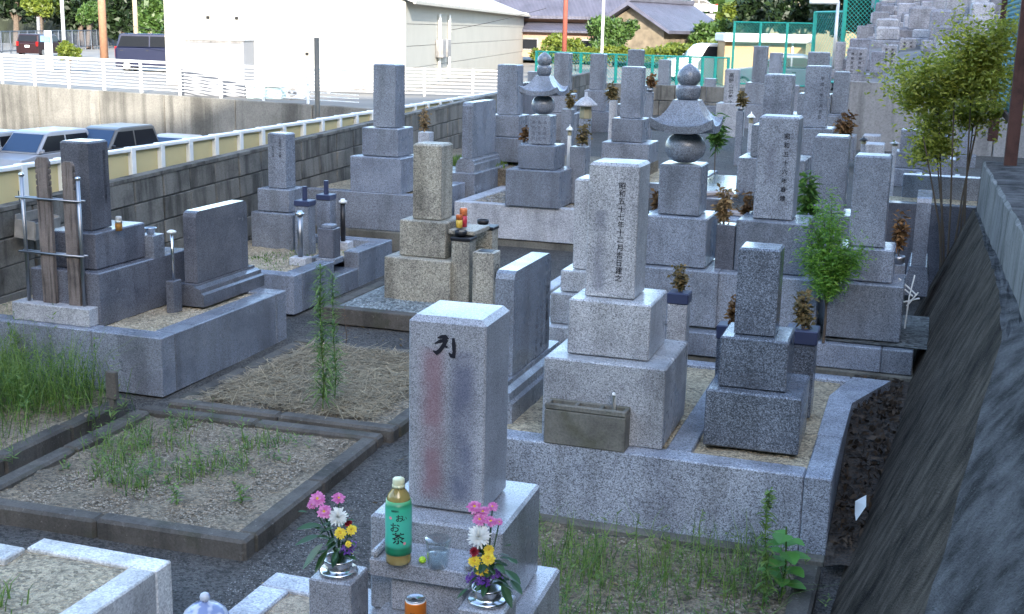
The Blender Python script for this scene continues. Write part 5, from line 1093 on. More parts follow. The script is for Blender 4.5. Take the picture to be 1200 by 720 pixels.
tuft('withered_branch', 'large red brown withered flowers behind the narrow gravestone', 'plant', 990, 168, 128, 11.2, 24, 260, WITH, .06, .014, zs_=g(11.2))
tuft('leafy_plant', 'green leafy plant between two second row gravestones', 'plant', 944, 262, 203, 8.5, 14, 260, PLG, .08, .012, zs_=g(8.5))
tuft('leafy_plant', 'tall green weeds behind the near pagoda roof', 'plant', 838, 178, 135, 13.2, 20, 300, PLG, .12, .012, zs_=g(13.2))
stand('small stand with withered flowers beside the gravestone nearest the warehouse', 490, 503, 155, 178, 12.3, M['gr_pale'], .0, .70)
tuft('withered_branch', 'withered twig right of the gravestone nearest the warehouse', 'plant', 497, 157, 122, 12.35, 14, 200, WITH, .05, .010)
stand('flower stand right of the far pagoda base', 668, 686, 172, 200, 12.3, M['gr_mid'], .0, .59)
tuft('withered_branch', 'bright withered flowers right of the far pagoda', 'plant', 682, 172, 145, 12.4, 22, 240, WITH, .05, .014)
tuft('withered_branch', 'small reddish withered flower left of the far pagoda cube', 'plant', 615, 168, 148, 12.4, 9, 120, WITH, .05, .014, zs_=.59)
stand('tall stand with withered flowers behind the far pagoda', 658, 670, 128, 170, 15.5, M['gr_far'], .0, .62)
tuft('withered_branch', 'withered flowers on the tall stand behind the far pagoda', 'plant', 667, 128, 107, 15.6, 11, 160, WITH, .06, .016)
stand('stand with withered flowers left of the stepped base gravestone', 714, 722, 118, 150, 17.0, M['gr_pale'], .0, .6)
tuft('withered_branch', 'withered flowers left of the stepped base gravestone', 'plant', 718, 118, 95, 17.1, 11, 150, WITH, .07, .016)
tuft('withered_branch', 'withered flowers right of the stepped base gravestone', 'plant', 762, 104, 85, 17.1, 10, 150, WITH, .07, .016, zs_=g(17.1))
tuft('withered_branch', 'withered flowers right of the lettered marker stone', 'plant', 868, 126, 106, 17.1, 10, 150, WITH, .07, .016, zs_=g(17.1))
def lantern(label, px_, yb, yt, Yw, wpx, mat, capmat):
    b_ = at_y(px_, yb, Yw); t_ = at_y(px_, yt, Yw); k = ((b_ - CP) @ FW) / FPX; h = t_[2] - b_[2]; w = wpx * k / 2
    r = thing('grave_lantern', label, 'lantern', b_)
    MB().box(-w * .45, w * .45, -w * .45, w * .45, min(0, (g(Yw) if Yw > 12.45 or px_ > 800 else .6) - b_[2]), h * .5, .005).build('post', mat, r); MB().lathe([(w * .5, h * .501), (w * .55, h * .52), (w * .5, h * .74)], n=8).build('light_box', plain('lantern_glass', (.30, .27, .17), .4), r)
    MB().lathe([(w * 1.0, h * .741), (w, h * .77), (w * .45, h * .88), (w * .12, h * .92), (w * .12, h)], n=16).build('cap', capmat, r, True); return r
lantern('small garden lantern with a pale wide cap behind the far pagoda', 685, 170, 108, 13.6, 27, M['gr_far'], M['gr_pale'])
lantern('tiny white lantern among withered flowers at the far pagoda', 667, 172, 146, 12.5, 9, M['whitepaint'], M['whitepaint'])
lantern('tiny white lantern between the pagoda and the blank gravestone', 879, 158, 131, 12.4, 10, M['gr_pale'], M['whitepaint'])
lantern('low pale lantern behind the pale gravestone by the slope', 1048, 178, 165, 12.6, 12, M['gr_pale'], M['gr_pale'])
lantern('small dark capped lantern on the far kerb by the narrow gravestone', 1011, 178, 160, 12.2, 11, M['gr_pale'], M['black'])
# --- slim gravestone furniture (left, cut step kerb)
for lab, x0, x1, yt, Yw in (('left flower stand with a dark blue vase at the slim gravestone', 345, 361, 235, 9.55), ('right flower stand with a dark blue vase at the slim gravestone', 371, 386, 228, 9.85)):
    r = stand(lab, x0, x1, yt, 290, Yw, M['gr_mid'], .05, .366)
    zt = at_y(x0, yt, Yw)[2] - .366; MB().cyl(0, 0, zt + .001, zt + .12, .022, n=12).build('vase_neck', M['dark_blue'], r)
IB = thing('incense_box', 'granite incense box between the vases of the slim gravestone', 'incense box', (*at_y(386, 285, 9.35)[:2], .366)); MB().box(-.09, .09, -.09, .09, .0, .05, .005).build('foot', M['gr_mid'], IB); MB().box(-.07, .07, -.07, .07, .051, .30, .005).build('box', M['gr_dark'], IB); MB().box(-.05, .05, -.05, .05, .301, .33, .004).build('lid', M['gr_mid'], IB)
for lab, px_, yt, yb, Yw, capm in (('steel candle tube on a pale block left of the slim gravestone vases', 352, 247, 292, 9.15, STEEL), ('dark candle lantern with a white cap right of the slim gravestone', 402, 233, 272, 10.0, M['whitepaint'])):
    b_ = at_y(px_, yb, Yw); t_ = at_y(px_, yt, Yw); r = thing('candle_lantern', lab, 'candle holder', (b_[0], b_[1], .366)); h = t_[2] - .366
    MB().box(-.075, .075, -.06, .06, 0, .07, .005).build('base_block', M['gr_pale'], r); MB().cyl(0, 0, .071, h - .04, .022, n=14).build('tube', M['steel_dull'] if capm is STEEL else M['black'], r, True)
    MB().lathe([(.038, h - .039), (.04, h - .02), (.02, h - .012), (.02, h)], n=14).build('cap', capm, r, True)
# --- tan gravestone furniture
Tx = T1c[0]
stand('tan front flower post of the tan gravestone with a black bowl', 529, 550, 278, 343, 8.85, M['gr_tan'], .03, .228, 'black')
stand('tan rear flower post of the tan gravestone with a black bowl', 557, 577, 265, 330, 9.35, M['gr_tan'], .03, .228, 'black')
for lab, px_, py_, Yw in (('black bowl on the front tan flower post', 540, 277, 8.9), ('black bowl on the rear tan flower post', 566, 264, 9.42)):
    b_ = at_y(px_, py_, Yw); tag(MB().lathe([(.03, .003), (.045, .012), (.05, .045), (.044, .045), (.036, .015)], n=18).build('black_bowl', M['black'], None, True), lab, 'bowl').location = tuple(b_)
b0_ = at_y(555, 345, 8.75); b1_ = at_y(572, 345, 8.75); zt = at_y(556, 296, 8.75)[2]; w = .17
IB2 = thing('incense_box', 'tan incense box with a round family crest', 'incense box', (b0_[0] + w / 2 - .02, 8.85, .228)); hz = zt - .228
MB().box(-w / 2, w / 2, -w / 2, w / 2, 0, hz, .006).build('box', M['gr_tan'], IB2); MB().box(-w / 2 + .03, w / 2 - .03, -w / 2 + .03, w / 2 - .03, hz + .001, hz + .004).build('ash_hollow', M['black'], IB2)
mb = MB(); cz_ = hz * .62
for ro, ri in ((.062, .054),):
    v = []; n_ = 24
    for i in range(n_): t = 2 * pi * i / n_; v += [(w / 2 + .0015, ro * cos(t), cz_ + ro * 1.2 * sin(t)), (w / 2 + .0015, ri * cos(t), cz_ + ri * 1.2 * sin(t))]
    mb.add(v, [(2 * i, (2 * i + 2) % (2 * n_), (2 * i + 3) % (2 * n_), 2 * i + 1) for i in range(n_)])
for s in (-1, 1):
    v = [(w / 2 + .0015, s * .01 + .03 * s * sin(t), cz_ + .045 * cos(t)) for t in np.linspace(.2, 2.9, 8)] + [(w / 2 + .0015, s * .004 + .014 * s * sin(t), cz_ + .035 * cos(t)) for t in np.linspace(2.9, .2, 8)]
    mb.add(v, [tuple(range(16))])
mb.build('family_crest', M['black'], IB2)
for nm, lab, cat, px_, py_, Yw, rr, hh_, colr in (('drink_can', 'gold drink can on the ledge of the tan gravestone', 'can', 538, 267, 9.0, .026, .105, (.55, .36, .05)), ('sake_cup', 'red and orange sake cup on the ledge of the tan gravestone', 'cup', 543, 266, 9.06, .03, .15, (.45, .03, .05))):
    b_ = at_y(px_, py_, Yw); r = thing(nm, lab, cat, b_); MB().cyl(0, 0, 0, hh_ * .6, rr, n=18).build('lower_body', plain(nm + '_print', colr, .35), r, True); MB().lathe([(rr, hh_ * .601), (rr, hh_ * .93), (rr * .85, hh_)], n=18).build('upper_body', plain(nm + '_top', (.60, .18, .06) if nm == 'sake_cup' else (.5, .12, .03), .35), r, True)
a = at_y(528, 268, 8.98); tag(MB().box(0, .22, -.05, .30, -.035, -.002, .004).build('offering_ledge', M['gr_tan']), 'tan stone ledge for offerings beside the tan gravestone', 'ledge').location = tuple(a)
b_ = at_z(559, 352, .228); r = thing('plastic_bucket', 'white plastic tub at the foot of the tan incense box', 'tub', (b_[0], b_[1], .263)); k = ((b_ - CP) @ FW) / FPX
MB().lathe([(13 * k, 0), (14 * k, 18 * k), (12.8 * k, 18 * k), (12 * k, .01)], n=24).build('tub', plain('white_plastic', (.62, .65, .66), .4), r, True); MB().lathe([(12.6 * k, 10 * k), (12.7 * k, 10.5 * k)], n=24).build('contents', plain('milky', (.5, .5, .42), .5), r)
# --- rack of grave boards, post, jar, basket at the left
y0 = 6.34; xa = at_y(14, 362, y0)[0]; xb = at_y(104, 368, y0)[0]
RK = thing('board_rack', 'steel rack on a pale granite block holding the grave boards', 'rack', ((xa + xb) / 2, y0 + .07, .451)); w = (xb - xa) / 2; ht = at_y(33, 208, y0 + .07)[2] - .451
MB().box(-w, w, -.07, .07, 0, .115, .004).build('base_block', M['gr_pale'], RK)
for s in (-1, 1): p_ = MB().cyl(s * w * .72, 0, .116, ht, .012, n=12).build('upright', M['steel_dull'], RK, True); MB().lathe([(.012, ht + .001), (.018, ht + .008), (.016, ht + .022), (.004, ht + .028)], s * w * .72, 0, 12).build('knob', M['metal'], p_, True)
for zz in (.48, .86):
    zz *= ht; [MB().tube([(-w * .85, yy, zz), (w * .82, yy, zz)], .007, 8).build('cross_bar', M['steel_dull'], RK, True) for yy in (-.02, .02)]
WOOD = concrete('weathered_board', (.21, .175, .155), 3, .5, .9, .8, (9, 9, .5), .6, .3)
for lab, x_, top, bw in (('taller weathered wooden grave board in the steel rack', 57, 185, .05), ('shorter weathered wooden grave board in the steel rack', 86, 190, .042)):
    bx_ = at_y(x_ + 2, 340, y0 + .07)[0]; zt = at_y(x_, top, y0 + .07)[2] - .567; pts = [(-bw, 0), (bw, 0)]
    for i, k in enumerate((.80, .84, .88, .92)): pts += [(bw, zt * k), (bw * .8, zt * (k + .008)), (bw, zt * (k + .016))]
    pts += [(bw, zt * .97), (bw * .6, zt), (-bw * .6, zt), (-bw, zt * .97)]
    for i, k in enumerate((.92, .88, .84, .80)): pts += [(-bw, zt * (k + .016)), (-bw * .8, zt * (k + .008)), (-bw, zt * k)]
    tag(MB().prism(pts, 'y', -.012, .012).build('grave_board', WOOD, None, fix=True), lab, 'board').location = (bx_, y0 + .07, .567)
pp = at_y(175, 300, 6.75); pz_ = at_y(160, 275, 6.75)[2]
r = thing('flower_post', 'square flower post with a steel vase right of the dark gravestone', 'flower post', (at_z(168, 304, .766)[0] + .02, at_z(168, 304, .766)[1] + .065, .766)); h = at_y(168, 276, at_z(168, 304, .766)[1])[2] - .766
MB().box(-.065, .065, -.065, .065, 0, h, .004).build('stone_post', M['gr_mid'], r); MB().lathe([(.02, h + .001), (.03, h + .01), (.03, h + .03), (.042, h + .04), (.042, h + .045), (.02, h + .02)], n=18).build('steel_vase', M['metal'], r, True)
r = thing('candle_stand', 'thin candle stand with white caps beside the square flower post', 'candle holder', (at_y(193, 330, 6.9)[0], 7.0, .43)); h = at_y(193, 276, 6.9)[2] - .43
MB().box(-.03, .03, -.05, .05, 0, .22, .004).build('base_block', M['gr_dark'], r); MB().cyl(0, 0, .221, h, .010, n=10).build('rod', M['metal'], r, True); MB().lathe([(.03, h + .001), (.032, h + .012), (.012, h + .02)], n=12).build('cap', M['whitepaint'], r, True)
b_ = at_y(139, 262, 6.72); r = thing('glass_jar', 'small glass jar of amber liquid on the dark gravestone base', 'jar', (b_[0] + .0, 6.72, 1.012)); MB().lathe([(.022, 0), (.024, .04), (.022, .05), (.020, .06)], n=18).build('amber_liquid', plain('amber', (.35, .18, .05), .2), r, True); MB().lathe([(.0225, .0505), (.022, .085), (.017, .095)], n=18).build('jar_top', plain('jar_glass', (.6, .6, .58), .1, 0, .05, trans=.5), r, True)
b_ = at_x(33, 275, -5.98); r = thing('wall_basket', 'old tin box hung on the block wall at far left', 'box', (-5.90, b_[1], b_[2])); r.rotation_euler = (0, radians(6), radians(8))
TIN = plain('old_tin', (.30, .28, .25), .6, .2, .3, 12)
MB().box(-.08, .08, -.16, .16, 0, .012).build('bottom', TIN, r); MB().box(.07, .08, -.16, .16, .013, .12).build('front', TIN, r); MB().box(-.08, -.07, -.16, .16, .013, .16).build('back', TIN, r)
for yy in (-.16, .15): MB().box(-.069, .069, yy, yy + .01, .013, .13).build('side', TIN, r)
MB().box(-.05, .05, -.13, .13, .02, .10).build('scraps', M['black'], r); MB().tube([(-.06, -.12, .16), (-.085, -.12, .32)], .004, 5).build('hook_wire', M['metal'], r)
# little stone marker, litter, frame, fallen boards
b_ = at_z(134, 488, .13); tag(MB().add([(-.014, -.02, 0), (.014, -.02, 0), (.014, .01, 0), (-.014, .01, 0), (-.014, -.02, .11), (.014, -.02, .11), (.014, .01, .11), (-.014, .01, .11)], [(0, 1, 5, 4), (1, 2, 6, 5), (2, 3, 7, 6), (3, 0, 4, 7)]).box(-.034, .034, -.024, .012, .105, .27, .006).build('stone_marker', M['conc_dark'], None), 'small dark stone marker post among the weeds', 'marker').location = tuple(b_)
b_ = on_batter(1020, 610); o = tag(MB().add([(-.03, 0, .01), (.03, .01, .012), (.035, .10, .02), (-.01, .11, .035), (-.028, .05, .02)], [(0, 1, 2, 3, 4)]).build('paper_scrap', M['whitepaint']), 'white scrap of paper on the concrete slope', 'litter'); o.location = tuple(b_ + np.array([-.03, 0, .015])); o.scale = (1.3, 1.3, 1.3); o.rotation_euler = (0, radians(-60), 0)
b_ = at_y(1060, 385, 7.75); r = thing('plastic_umbrella', 'white folded frame leaning in the gap by the concrete slope', 'frame', b_)
for nm, pts in (('shaft', [(0, 0, 0), (.01, 0, .20), (.03, .02, .33)]), ('rib', [(.03, .02, .20), (-.05, .02, .26)]), ('rib', [(.05, .02, .21), (-.06, .03, .30)]), ('rib', [(-.03, 0, .16), (.07, .02, .19)]), ('rib', [(0, 0, .14), (.06, 0, .23)])): MB().tube(pts, .005, 6).build(nm, M['whitepaint'], r)
for i, (p_, a_) in enumerate((((-1.70, 10.32, 1.036), 35), ((-1.36, 10.05, .916), -30))): o = tag(MB().box(-.19, .19, -.055, .055, -.014, .014, .004).build('wooden_board', plain('pinkish_board', (.34, .29, .27), .8)), ['pale board lying behind the near pagoda base, upper one', 'pale board lying behind the near pagoda base, lower one'][i], 'board'); o.location = p_; o.rotation_euler = (0, 0, radians(a_))
# side lane kerbs behind the pagoda and the second row
kerb('dark granite kerb block behind the near pagoda', [(-1.95, -1.5, 10.1, 11.9)], 1.02, M['gr_dark'], z0=.2)
kerb('blue granite step block behind the near pagoda', [(-1.49, -.95, 9.8, 10.3), (-1.25, -1.05, 10.302, 11.2)], .90, M['gr_mid'], z0=.2)
kerb('low granite kerb at the foot of the grass strip', [(-5.2, -4.7, 13.2, 13.32)], .80, M['gr_mid'], z0=.4)
kerb('kerb around the third row by the narrow gravestone', [(-1.1, -.1, 8.75, 8.87), (-.2, -.1, 8.872, 9.6)], .57, M['gr_mid'], z0=.15)
for i, (x_, y_) in enumerate(((1022, 158), (1026, 168), (1020, 150))): b_ = at_z(x_, y_, .95); MBx = MB().box(-.12, .12, -.2, .2, -.6, 0, .01).build('paving_step', M['gr_pale']); MBx.location = tuple(b_); tag(MBx, ['pale paving step behind the narrow gravestone, middle one', 'pale paving step behind the narrow gravestone, nearest one', 'pale paving step behind the narrow gravestone, farthest one'][i], 'step')
# ------------------------------------------------------------------ rusty posts and blue wire fence on the parapet
RUST = concrete('rusty_steel', (.075, .035, .028), 4, .5, .8, .4)
pa = at_z(1163, 163, 1.44); pb_ = at_z(1184, 190, 1.46)
WFN = thing('wire_fence', 'rusty steel posts with blue wire mesh on the parapet', 'fence', (pa[0], pa[1], 1.42)); rel = pb_ - pa
for q in ((0, 0, 0), (rel[0] + .0, rel[1], 0)): MB().box(q[0] - .045, q[0] + .045, q[1] - .045, q[1] + .045, 0, 2.4, .004).build('post', RUST, WFN)
BLW = plain('blue_wire', (.035, .16, .20), .5)
ux_ = np.array([rel[0], rel[1], 0]); ln = np.linalg.norm(ux_); 
fence2 = MB(); wires(fence2, .05, ln - .05, .35, 2.3, .08, .004); o = stuff(fence2.build('wire_mesh', BLW, WFN)); ang = atan2(rel[1], rel[0]); o.rotation_euler = (0, 0, ang)
for zz in (.33, 2.32): o = MB().box(.05, ln - .05, -.02, .02, zz - .025, zz + .025).build('rail', RUST, WFN); o.rotation_euler = (0, 0, ang)

# more stones and gravel beds at the back
kerb('gravel bed with a low kerb around the stepped base gravestone', [(-4.1, -2.5, 13.85, 13.95), (-2.6, -2.5, 13.952, 15.6), (-4.1, -4.0, 13.952, 15.6)], .66, M['gr_mid'], z0=.4, fill=(-4.0, -2.6, 13.94, 15.6, .64, M['gravel_tan']))
kerb('gravel bed with a low kerb around the blank and tall dated gravestones', [(-2.3, -.55, 12.1, 12.2), (-2.3, -2.2, 12.202, 15.2), (-.65, -.55, 12.202, 15.2)], .50, M['gr_mid'], z0=.1, fill=(-2.2, -.65, 12.19, 15.2, .48, M['gravel_tan']))
for (a_, b_, c_, e_, w_, ex, lab) in ((1056, 1080, 152, 178, .24, [(1.6, .2), (2.2, .35)], 'low grey gravestone seen through the shrub stems, left one'), (1092, 1116, 158, 186, .22, [(1.6, .2), (2.2, .35)], 'low grey gravestone seen through the shrub stems, middle one'), (1124, 1142, 150, 182, .2, [(1.6, .2), (2.2, .35)], 'low grey gravestone seen through the shrub stems, right one'),
    (772, 785, 70, 108, .24, [(1.6, .35), (2.3, .45)], 'far gravestone just left of the near pagoda jewel'), (826, 838, 92, 124, .2, [(1.7, .4)], 'small far gravestone just right of the near pagoda jewel'), (922, 936, 100, 140, .22, [(1.6, .3), (2.2, .4)], 'slim gravestone between the blank and the tall dated gravestones'), (902, 916, 62, 90, .24, [(1.6, .4), (2.3, .5)], 'far gravestone right of the slim one before the beige shed'), (618, 630, 84, 120, .24, [(1.6, .35), (2.3, .4)], 'far gravestone between the grass strip one and the far pagoda roof')):
    grave(lab, M['gr_far'], w_, [(a_, b_, c_, e_)], extra=ex)
# ------------------------------------------------------------------ ground cover, weeds, pebbles, straw
def scatter_blades(n, xy, zf, hmin, hmax, w, lean=.5):
    V = []
    for _ in range(n):
        x, y = xy(); z = zf(x, y); h = random.uniform(hmin, hmax); a = random.uniform(0, 6.28); l = random.uniform(.1, lean) * h; d = np.array([cos(a), sin(a), 0]); s = np.array([-d[1], d[0], 0]) * w * random.uniform(.6, 1.3)
        p0 = np.array([x, y, z]); p1 = p0 + d * l * .3 + np.array([0, 0, h * .55]); p2 = p0 + d * l + np.array([0, 0, h * random.uniform(.75, 1)])
        V.append([p0 - s, p0 + s, p1 + s * .8, p1 - s * .8]); V.append([p1 - s * .8, p1 + s * .8, p2 + s * .1, p2 - s * .1])
    return np.array(V)
GRS = leafmat('grass_blade', (.05, .13, .018), (.21, .31, .065), .4); DRY = leafmat('dry_straw', (.16, .12, .07), (.46, .37, .23), .15, .8)
def scatter_stalks(n, xy, zf, hmin, hmax, nl, ln, w):
    V = []
    for _ in range(n):
        x, y = xy(); h = random.uniform(hmin, hmax) * random.uniform(.5, 1); a = random.uniform(0, 6.28); l = random.uniform(0, .35) * h; p0 = np.array([x, y, zf(x, y)]); d = np.array([cos(a) * l, sin(a) * l, h]); s = np.array([-sin(a), cos(a), 0]) * .0014
        V.append([p0 - s, p0 + s, p0 + d + s * .4, p0 + d - s * .4])
        for k in range(nl):
            t = random.uniform(.1, 1); p = p0 + d * t; b = random.uniform(0, 6.28); e = np.array([cos(b), sin(b), random.uniform(-.1, .7)]) * ln * random.uniform(.5, 1.2) * (1.15 - t * .5); q = np.array([-sin(b), cos(b), random.uniform(-.3, .3)]) * w * random.uniform(.6, 1.3)
            V.append([p, p + e * .45 + q, p + e, p + e * .45 - q])
    return np.array(V)
def clump_xy(cs, s):
    def f():
        c = random.choice(cs); return c[0] + random.gauss(0, s), c[1] + random.gauss(0, s)
    return f
cs = [(random.uniform(-5.9, -4.62), random.uniform(5.5, 6.2)) for _ in range(60)] + [(random.uniform(-5.5, -4.45), random.uniform(4.85, 5.9)) for _ in range(20)]
stuff(tag(quads_mesh('grass', np.concatenate([scatter_blades(1900, clump_xy(cs, .10), lambda x, y: .12, .05, .46, .0022, 1.3), scatter_stalks(230, clump_xy(cs, .14), lambda x, y: .12, .12, .50, 16, .06, .005)]), GRS), 'tall wild grass growing against the big granite kerb', 'grass'))
cs = [(random.uniform(-4.1, -3.2), random.uniform(4.7, 5.9)) for _ in range(22)] + [(-4.05, 5.6), (-4.0, 5.2), (-3.9, 5.5), (-3.85, 5.7)]
stuff(tag(quads_mesh('weeds', np.concatenate([scatter_blades(700, clump_xy(cs, .06), lambda x, y: .08, .02, .15, .0024, 1.4), scatter_stalks(110, clump_xy(cs, .10), lambda x, y: .08, .05, .20, 10, .04, .005)]), GRS), 'weeds sprouting from the bare soil plot', 'weeds'))
cs = [(random.uniform(-1.85, -.45), random.uniform(3.7, 5.2)) for _ in range(38)]
stuff(tag(quads_mesh('weeds', np.concatenate([scatter_blades(1800, clump_xy(cs, .10), lambda x, y: .055, .03, .24, .002, 1.5), scatter_stalks(240, clump_xy(cs, .14), lambda x, y: .055, .05, .26, 10, .04, .004)]), GRS), 'thin weeds in the soil before the coarse granite kerb', 'weeds'))
cs = [(-5.1 + random.uniform(-.35, .35), 13.45 + random.uniform(-.2, .6)) for _ in range(50)]
stuff(tag(quads_mesh('grass', scatter_blades(2600, clump_xy(cs, .08), lambda x, y: .76, .05, .12, .006, .6), leafmat('lawn', (.10, .17, .02), (.22, .30, .05), .3)), 'short grass strip before the gravestone left of the far pagoda', 'grass'))
MB().box(-6.0, -3.2, 13.33, 15.3, .3, .78).build('grass_bed', M['soil'])
struct(bpy.data.objects['grass_bed'])
cs = [(-3.25, 3.2), (-3.1, 3.0), (-2.9, 3.1), (-3.2, 2.95), (-3.3, 3.4)]
stuff(tag(quads_mesh('weeds', scatter_blades(420, clump_xy(cs, .05), lambda x, y: .385, .03, .13, .003, .9), GRS), 'weeds in the sandy fill at the bottom left corner', 'weeds'))
cs = [(random.uniform(-5.6, -4.8), random.uniform(8.7, 9.8)) for _ in range(30)]
stuff(tag(quads_mesh('moss', scatter_blades(700, clump_xy(cs, .06), lambda x, y: .36, .01, .04, .004, .8), GRS), 'low green tufts around the slim gravestone', 'weeds'))
# straw
n = 5200; c = np.stack([RNG.uniform(-4.02, -2.9, n), RNG.uniform(6.2, 7.62, n), .128 + RNG.random(n) * .03], 1); a = RNG.uniform(0, 6.28, n); l = RNG.uniform(.03, .12, n); d = np.stack([np.cos(a), np.sin(a), RNG.normal(size=n) * .12], 1) * l[:, None]; s = np.stack([-np.sin(a), np.cos(a), np.zeros(n)], 1) * .0018
stuff(tag(quads_mesh('straw', np.stack([c - d - s, c + d - s, c + d + s, c - d + s], 1), DRY), 'dry straw lying over the plot behind the soil plot', 'straw'))
# pebbles
def pebbles(name, label, n, x0, x1, y0, y1, zf, r0, r1, mat):
    k = 6; V = []; c = np.stack([RNG.uniform(x0, x1, n), RNG.uniform(y0, y1, n), np.zeros(n)], 1); c[:, 2] = zf; r = RNG.uniform(r0, r1, n)
    me = bpy.data.meshes.new(name); dirs = np.array([(1, 0, 0), (0, 1, 0), (-1, 0, 0), (0, -1, 0), (0, 0, .7)]); 
    vs = c[:, None, :] + dirs[None] * r[:, None, None] * RNG.uniform(.6, 1.3, (n, 5, 1)); fs = []
    base = np.arange(n)[:, None] * 5; tri = np.array([(0, 1, 4), (1, 2, 4), (2, 3, 4), (3, 0, 4)]); T = (base[:, None, :] + tri[None]).reshape(-1, 3)
    me.vertices.add(n * 5); me.vertices.foreach_set('co', vs.astype(np.float32).ravel()); me.loops.add(T.size); me.loops.foreach_set('vertex_index', T.astype(np.int32).ravel()); me.polygons.add(len(T)); me.polygons.foreach_set('loop_start', np.arange(0, T.size, 3, dtype=np.int32)); me.update(calc_edges=True); me.validate()
    return stuff(tag(link(name, me, mat), label, 'pebbles'))
PB1 = leafmat('pebble_mix', (.12, .10, .075), (.36, .31, .235), 0, .9); PB2 = leafmat('pebble_blue', (.10, .12, .12), (.34, .38, .38), 0, .8); PB3 = leafmat('pebble_tan', (.30, .25, .17), (.58, .50, .38), 0, .9); PB4 = leafmat('asphalt_chips', (.06, .06, .06), (.26, .25, .24), 0, .9)
pebbles('pebbles', 'loose pebbles on the bare soil plot', 9000, -4.0, -2.9, 4.55, 5.92, .09, .003, .008, PB1)
pebbles('pebbles', 'blue gravel chips round the tan gravestone', 5000, -4.2, -3.05, 8.44, 9.9, .228, .006, .014, PB2)
pebbles('pebbles', 'pale gravel inside the big granite kerb', 7000, -5.6, -4.52, 6.45, 7.68, .43, .003, .008, PB3)
pebbles('pebbles', 'pale gravel inside the cut step kerb', 3500, -5.8, -4.76, 8.58, 10.1, .365, .004, .010, PB3)
pebbles('pebbles', 'coarse chips on the dark path', 9000, -2.62, -1.95, 3.2, 6.4, .05, .002, .005, PB4)
pebbles('pebbles', 'loose grit in the weedy soil at right', 7000, -1.8, -.42, 3.6, 5.25, .062, .003, .009, PB1)
pebbles('pebbles', 'mixed pebbles round the far pagoda', 1800, -4.44, -3.2, 12.0, 13.3, .577, .008, .022, PB1)
# individual tall weeds
WGR = leafmat('weed_green', (.07, .15, .025), (.19, .30, .07), .35)
def weed(label, base, h, n, ln, w, mat=WGR, name='tall_weed'):
    r = thing(name, label, 'weed', base); mb = MB(); pts = [np.array([0, 0, 0])]
    for i in range(1, 6): pts.append(np.array([.012 * sin(i * 1.3), .012 * cos(i * 1.7) * i * .3, h * i / 5]))
    mb.tube(pts, .004, 6, .0015); mb.build('stem', WGR if mat is WGR else BARK, r); mb = MB()
    for i in range(n):
        t = random.uniform(.08, 1); j = min(int(t * 5), 4); p = pts[j] + (pts[j + 1] - pts[j]) * (t * 5 - j); th = random.uniform(0, 6.28); leaf(mb, p, (cos(th), sin(th), random.uniform(.0, 1.3)), ln * (1.1 - t * .5) * random.uniform(.4, 1.25), w * random.uniform(.6, 1.4), random.uniform(.1, .7), 3)
    stuff(mb.build('leaves', mat, r)); return r
b_ = at_z(378, 482, .13); weed('tall feathery weed standing at the straw plot edge', b_, at_y(378, 312, b_[1])[2] - .13, 620, .11, .0042)
b_ = at_z(392, 470, .13); weed('second feathery weed beside the straw plot edge', b_, at_y(392, 322, b_[1])[2] - .13, 380, .10, .004)
b_ = at_z(405, 405, .12); weed('dead brown stalk on the straw plot', b_, .30, 14, .05, .003, WITH, 'dead_stalk')
b_ = at_z(893, 712, .06); weed('upright green weed right of the soil before the coarse kerb', b_, at_y(897, 572, b_[1])[2] - .06, 220, .06, .0055)
b_ = at_z(818, 690, .06); weed('slender weed in the soil before the coarse kerb', b_, .36, 30, .05, .003)
b_ = at_z(745, 690, .06); weed('thin weed at the middle of the soil before the coarse kerb', b_, .34, 26, .06, .003)
for k, (x_, y_, h_) in enumerate(((235, 555, .12), (130, 570, .16), (205, 590, .10), (282, 590, .09))): b_ = at_z(x_, y_, .09); weed(['small weed at the centre of the bare soil plot', 'bushy weed near the front kerb of the bare soil plot', 'low weed by the front of the bare soil plot', 'single seedling near the corner of the bare soil plot'][k], b_, h_, 26, .06, .006)
b_ = at_z(915, 700, .06); r = thing('broadleaf_plant', 'broad leaved green plant beside the right soil kerb', 'plant', b_); BRL = leafmat('broad_leaf', (.06, .20, .03), (.12, .33, .06), .3)
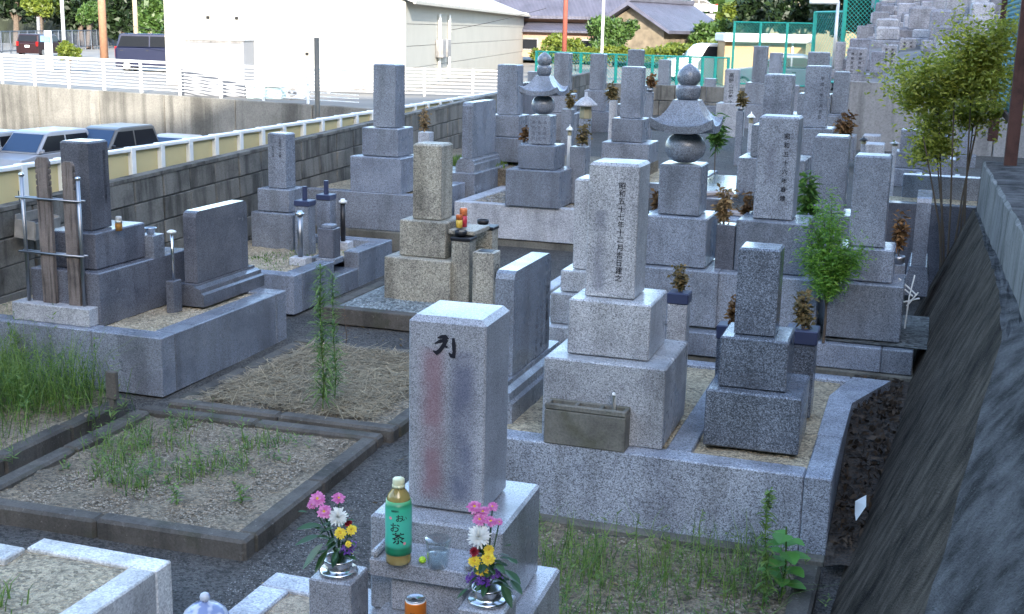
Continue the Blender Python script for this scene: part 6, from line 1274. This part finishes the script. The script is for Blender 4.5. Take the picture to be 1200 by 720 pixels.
for i in range(16):
    th = i * 2.4; hgt = .06 + .015 * i; mb = MB(); leaf(mb, (.01 * cos(th), .01 * sin(th), hgt), (cos(th), sin(th), .5), random.uniform(.075, .13), random.uniform(.03, .045), .5); mb.build('leaf', BRL, r)
MB().tube([(0, 0, 0), (.01, 0, .15), (0, .01, .31)], .004, 6).build('stem', PLG, r)
# dead leaves between kerb and slope
deb = lambda y: np.interp(y, [5.2, 5.9, 6.6, 7.4], [.10, .22, .36, .38])
mb = MB(); yy_ = np.linspace(5.2, 7.38, 20); mb.add([(x0_, y0_, deb(y0_) + random.uniform(-.012, .012)) for y0_ in yy_ for x0_ in (-.272 if y0_ < 6.6 else -.30, -.2, .1)], [(j * 3 + i, j * 3 + i + 1, j * 3 + i + 4, j * 3 + i + 3) for j in range(19) for i in range(2)])
struct(mb.build('debris_bank', gravel('debris_soil', (.05, .038, .028), 60, .6)))
n = 1100; y_ = RNG.uniform(5.3, 7.3, n); x_ = RNG.uniform(-.26, -.02, n); c = np.stack([x_, y_, deb(y_) + .008 + RNG.random(n) * .03], 1); a = RNG.normal(size=(n, 3)) * .010; b = RNG.normal(size=(n, 3)) * .007
stuff(tag(quads_mesh('dead_leaves', np.stack([c - a, c + b, c + a, c - b], 1), leafmat('dead_leaf', (.02, .014, .010), (.075, .05, .03), .1, .8)), 'dead leaves in the gap between kerb and concrete slope', 'leaves'))

n = 260; x_ = np.concatenate([RNG.uniform(-2.65, -1.9, 140), RNG.uniform(-4.3, -2.6, 60), RNG.uniform(-1.9, -.4, 60)]); y_ = np.concatenate([RNG.uniform(3.3, 6.5, 140), RNG.uniform(7.8, 8.3, 60), RNG.uniform(3.6, 5.2, 60)]); c = np.stack([x_, y_, np.array([g(q) for q in y_]) + .012 + RNG.random(n) * .01 + np.where(x_ > -1.9, .045, 0)], 1); a = RNG.normal(size=(n, 3)) * np.array([.011, .011, .003]); b = RNG.normal(size=(n, 3)) * np.array([.007, .007, .003])
stuff(tag(quads_mesh('fallen_leaves', np.stack([c - a, c + b, c + a, c - b], 1), leafmat('fallen_leaf', (.07, .045, .02), (.30, .22, .10), .1, .8)), 'small fallen leaves scattered on the path and bare soil', 'leaves'))
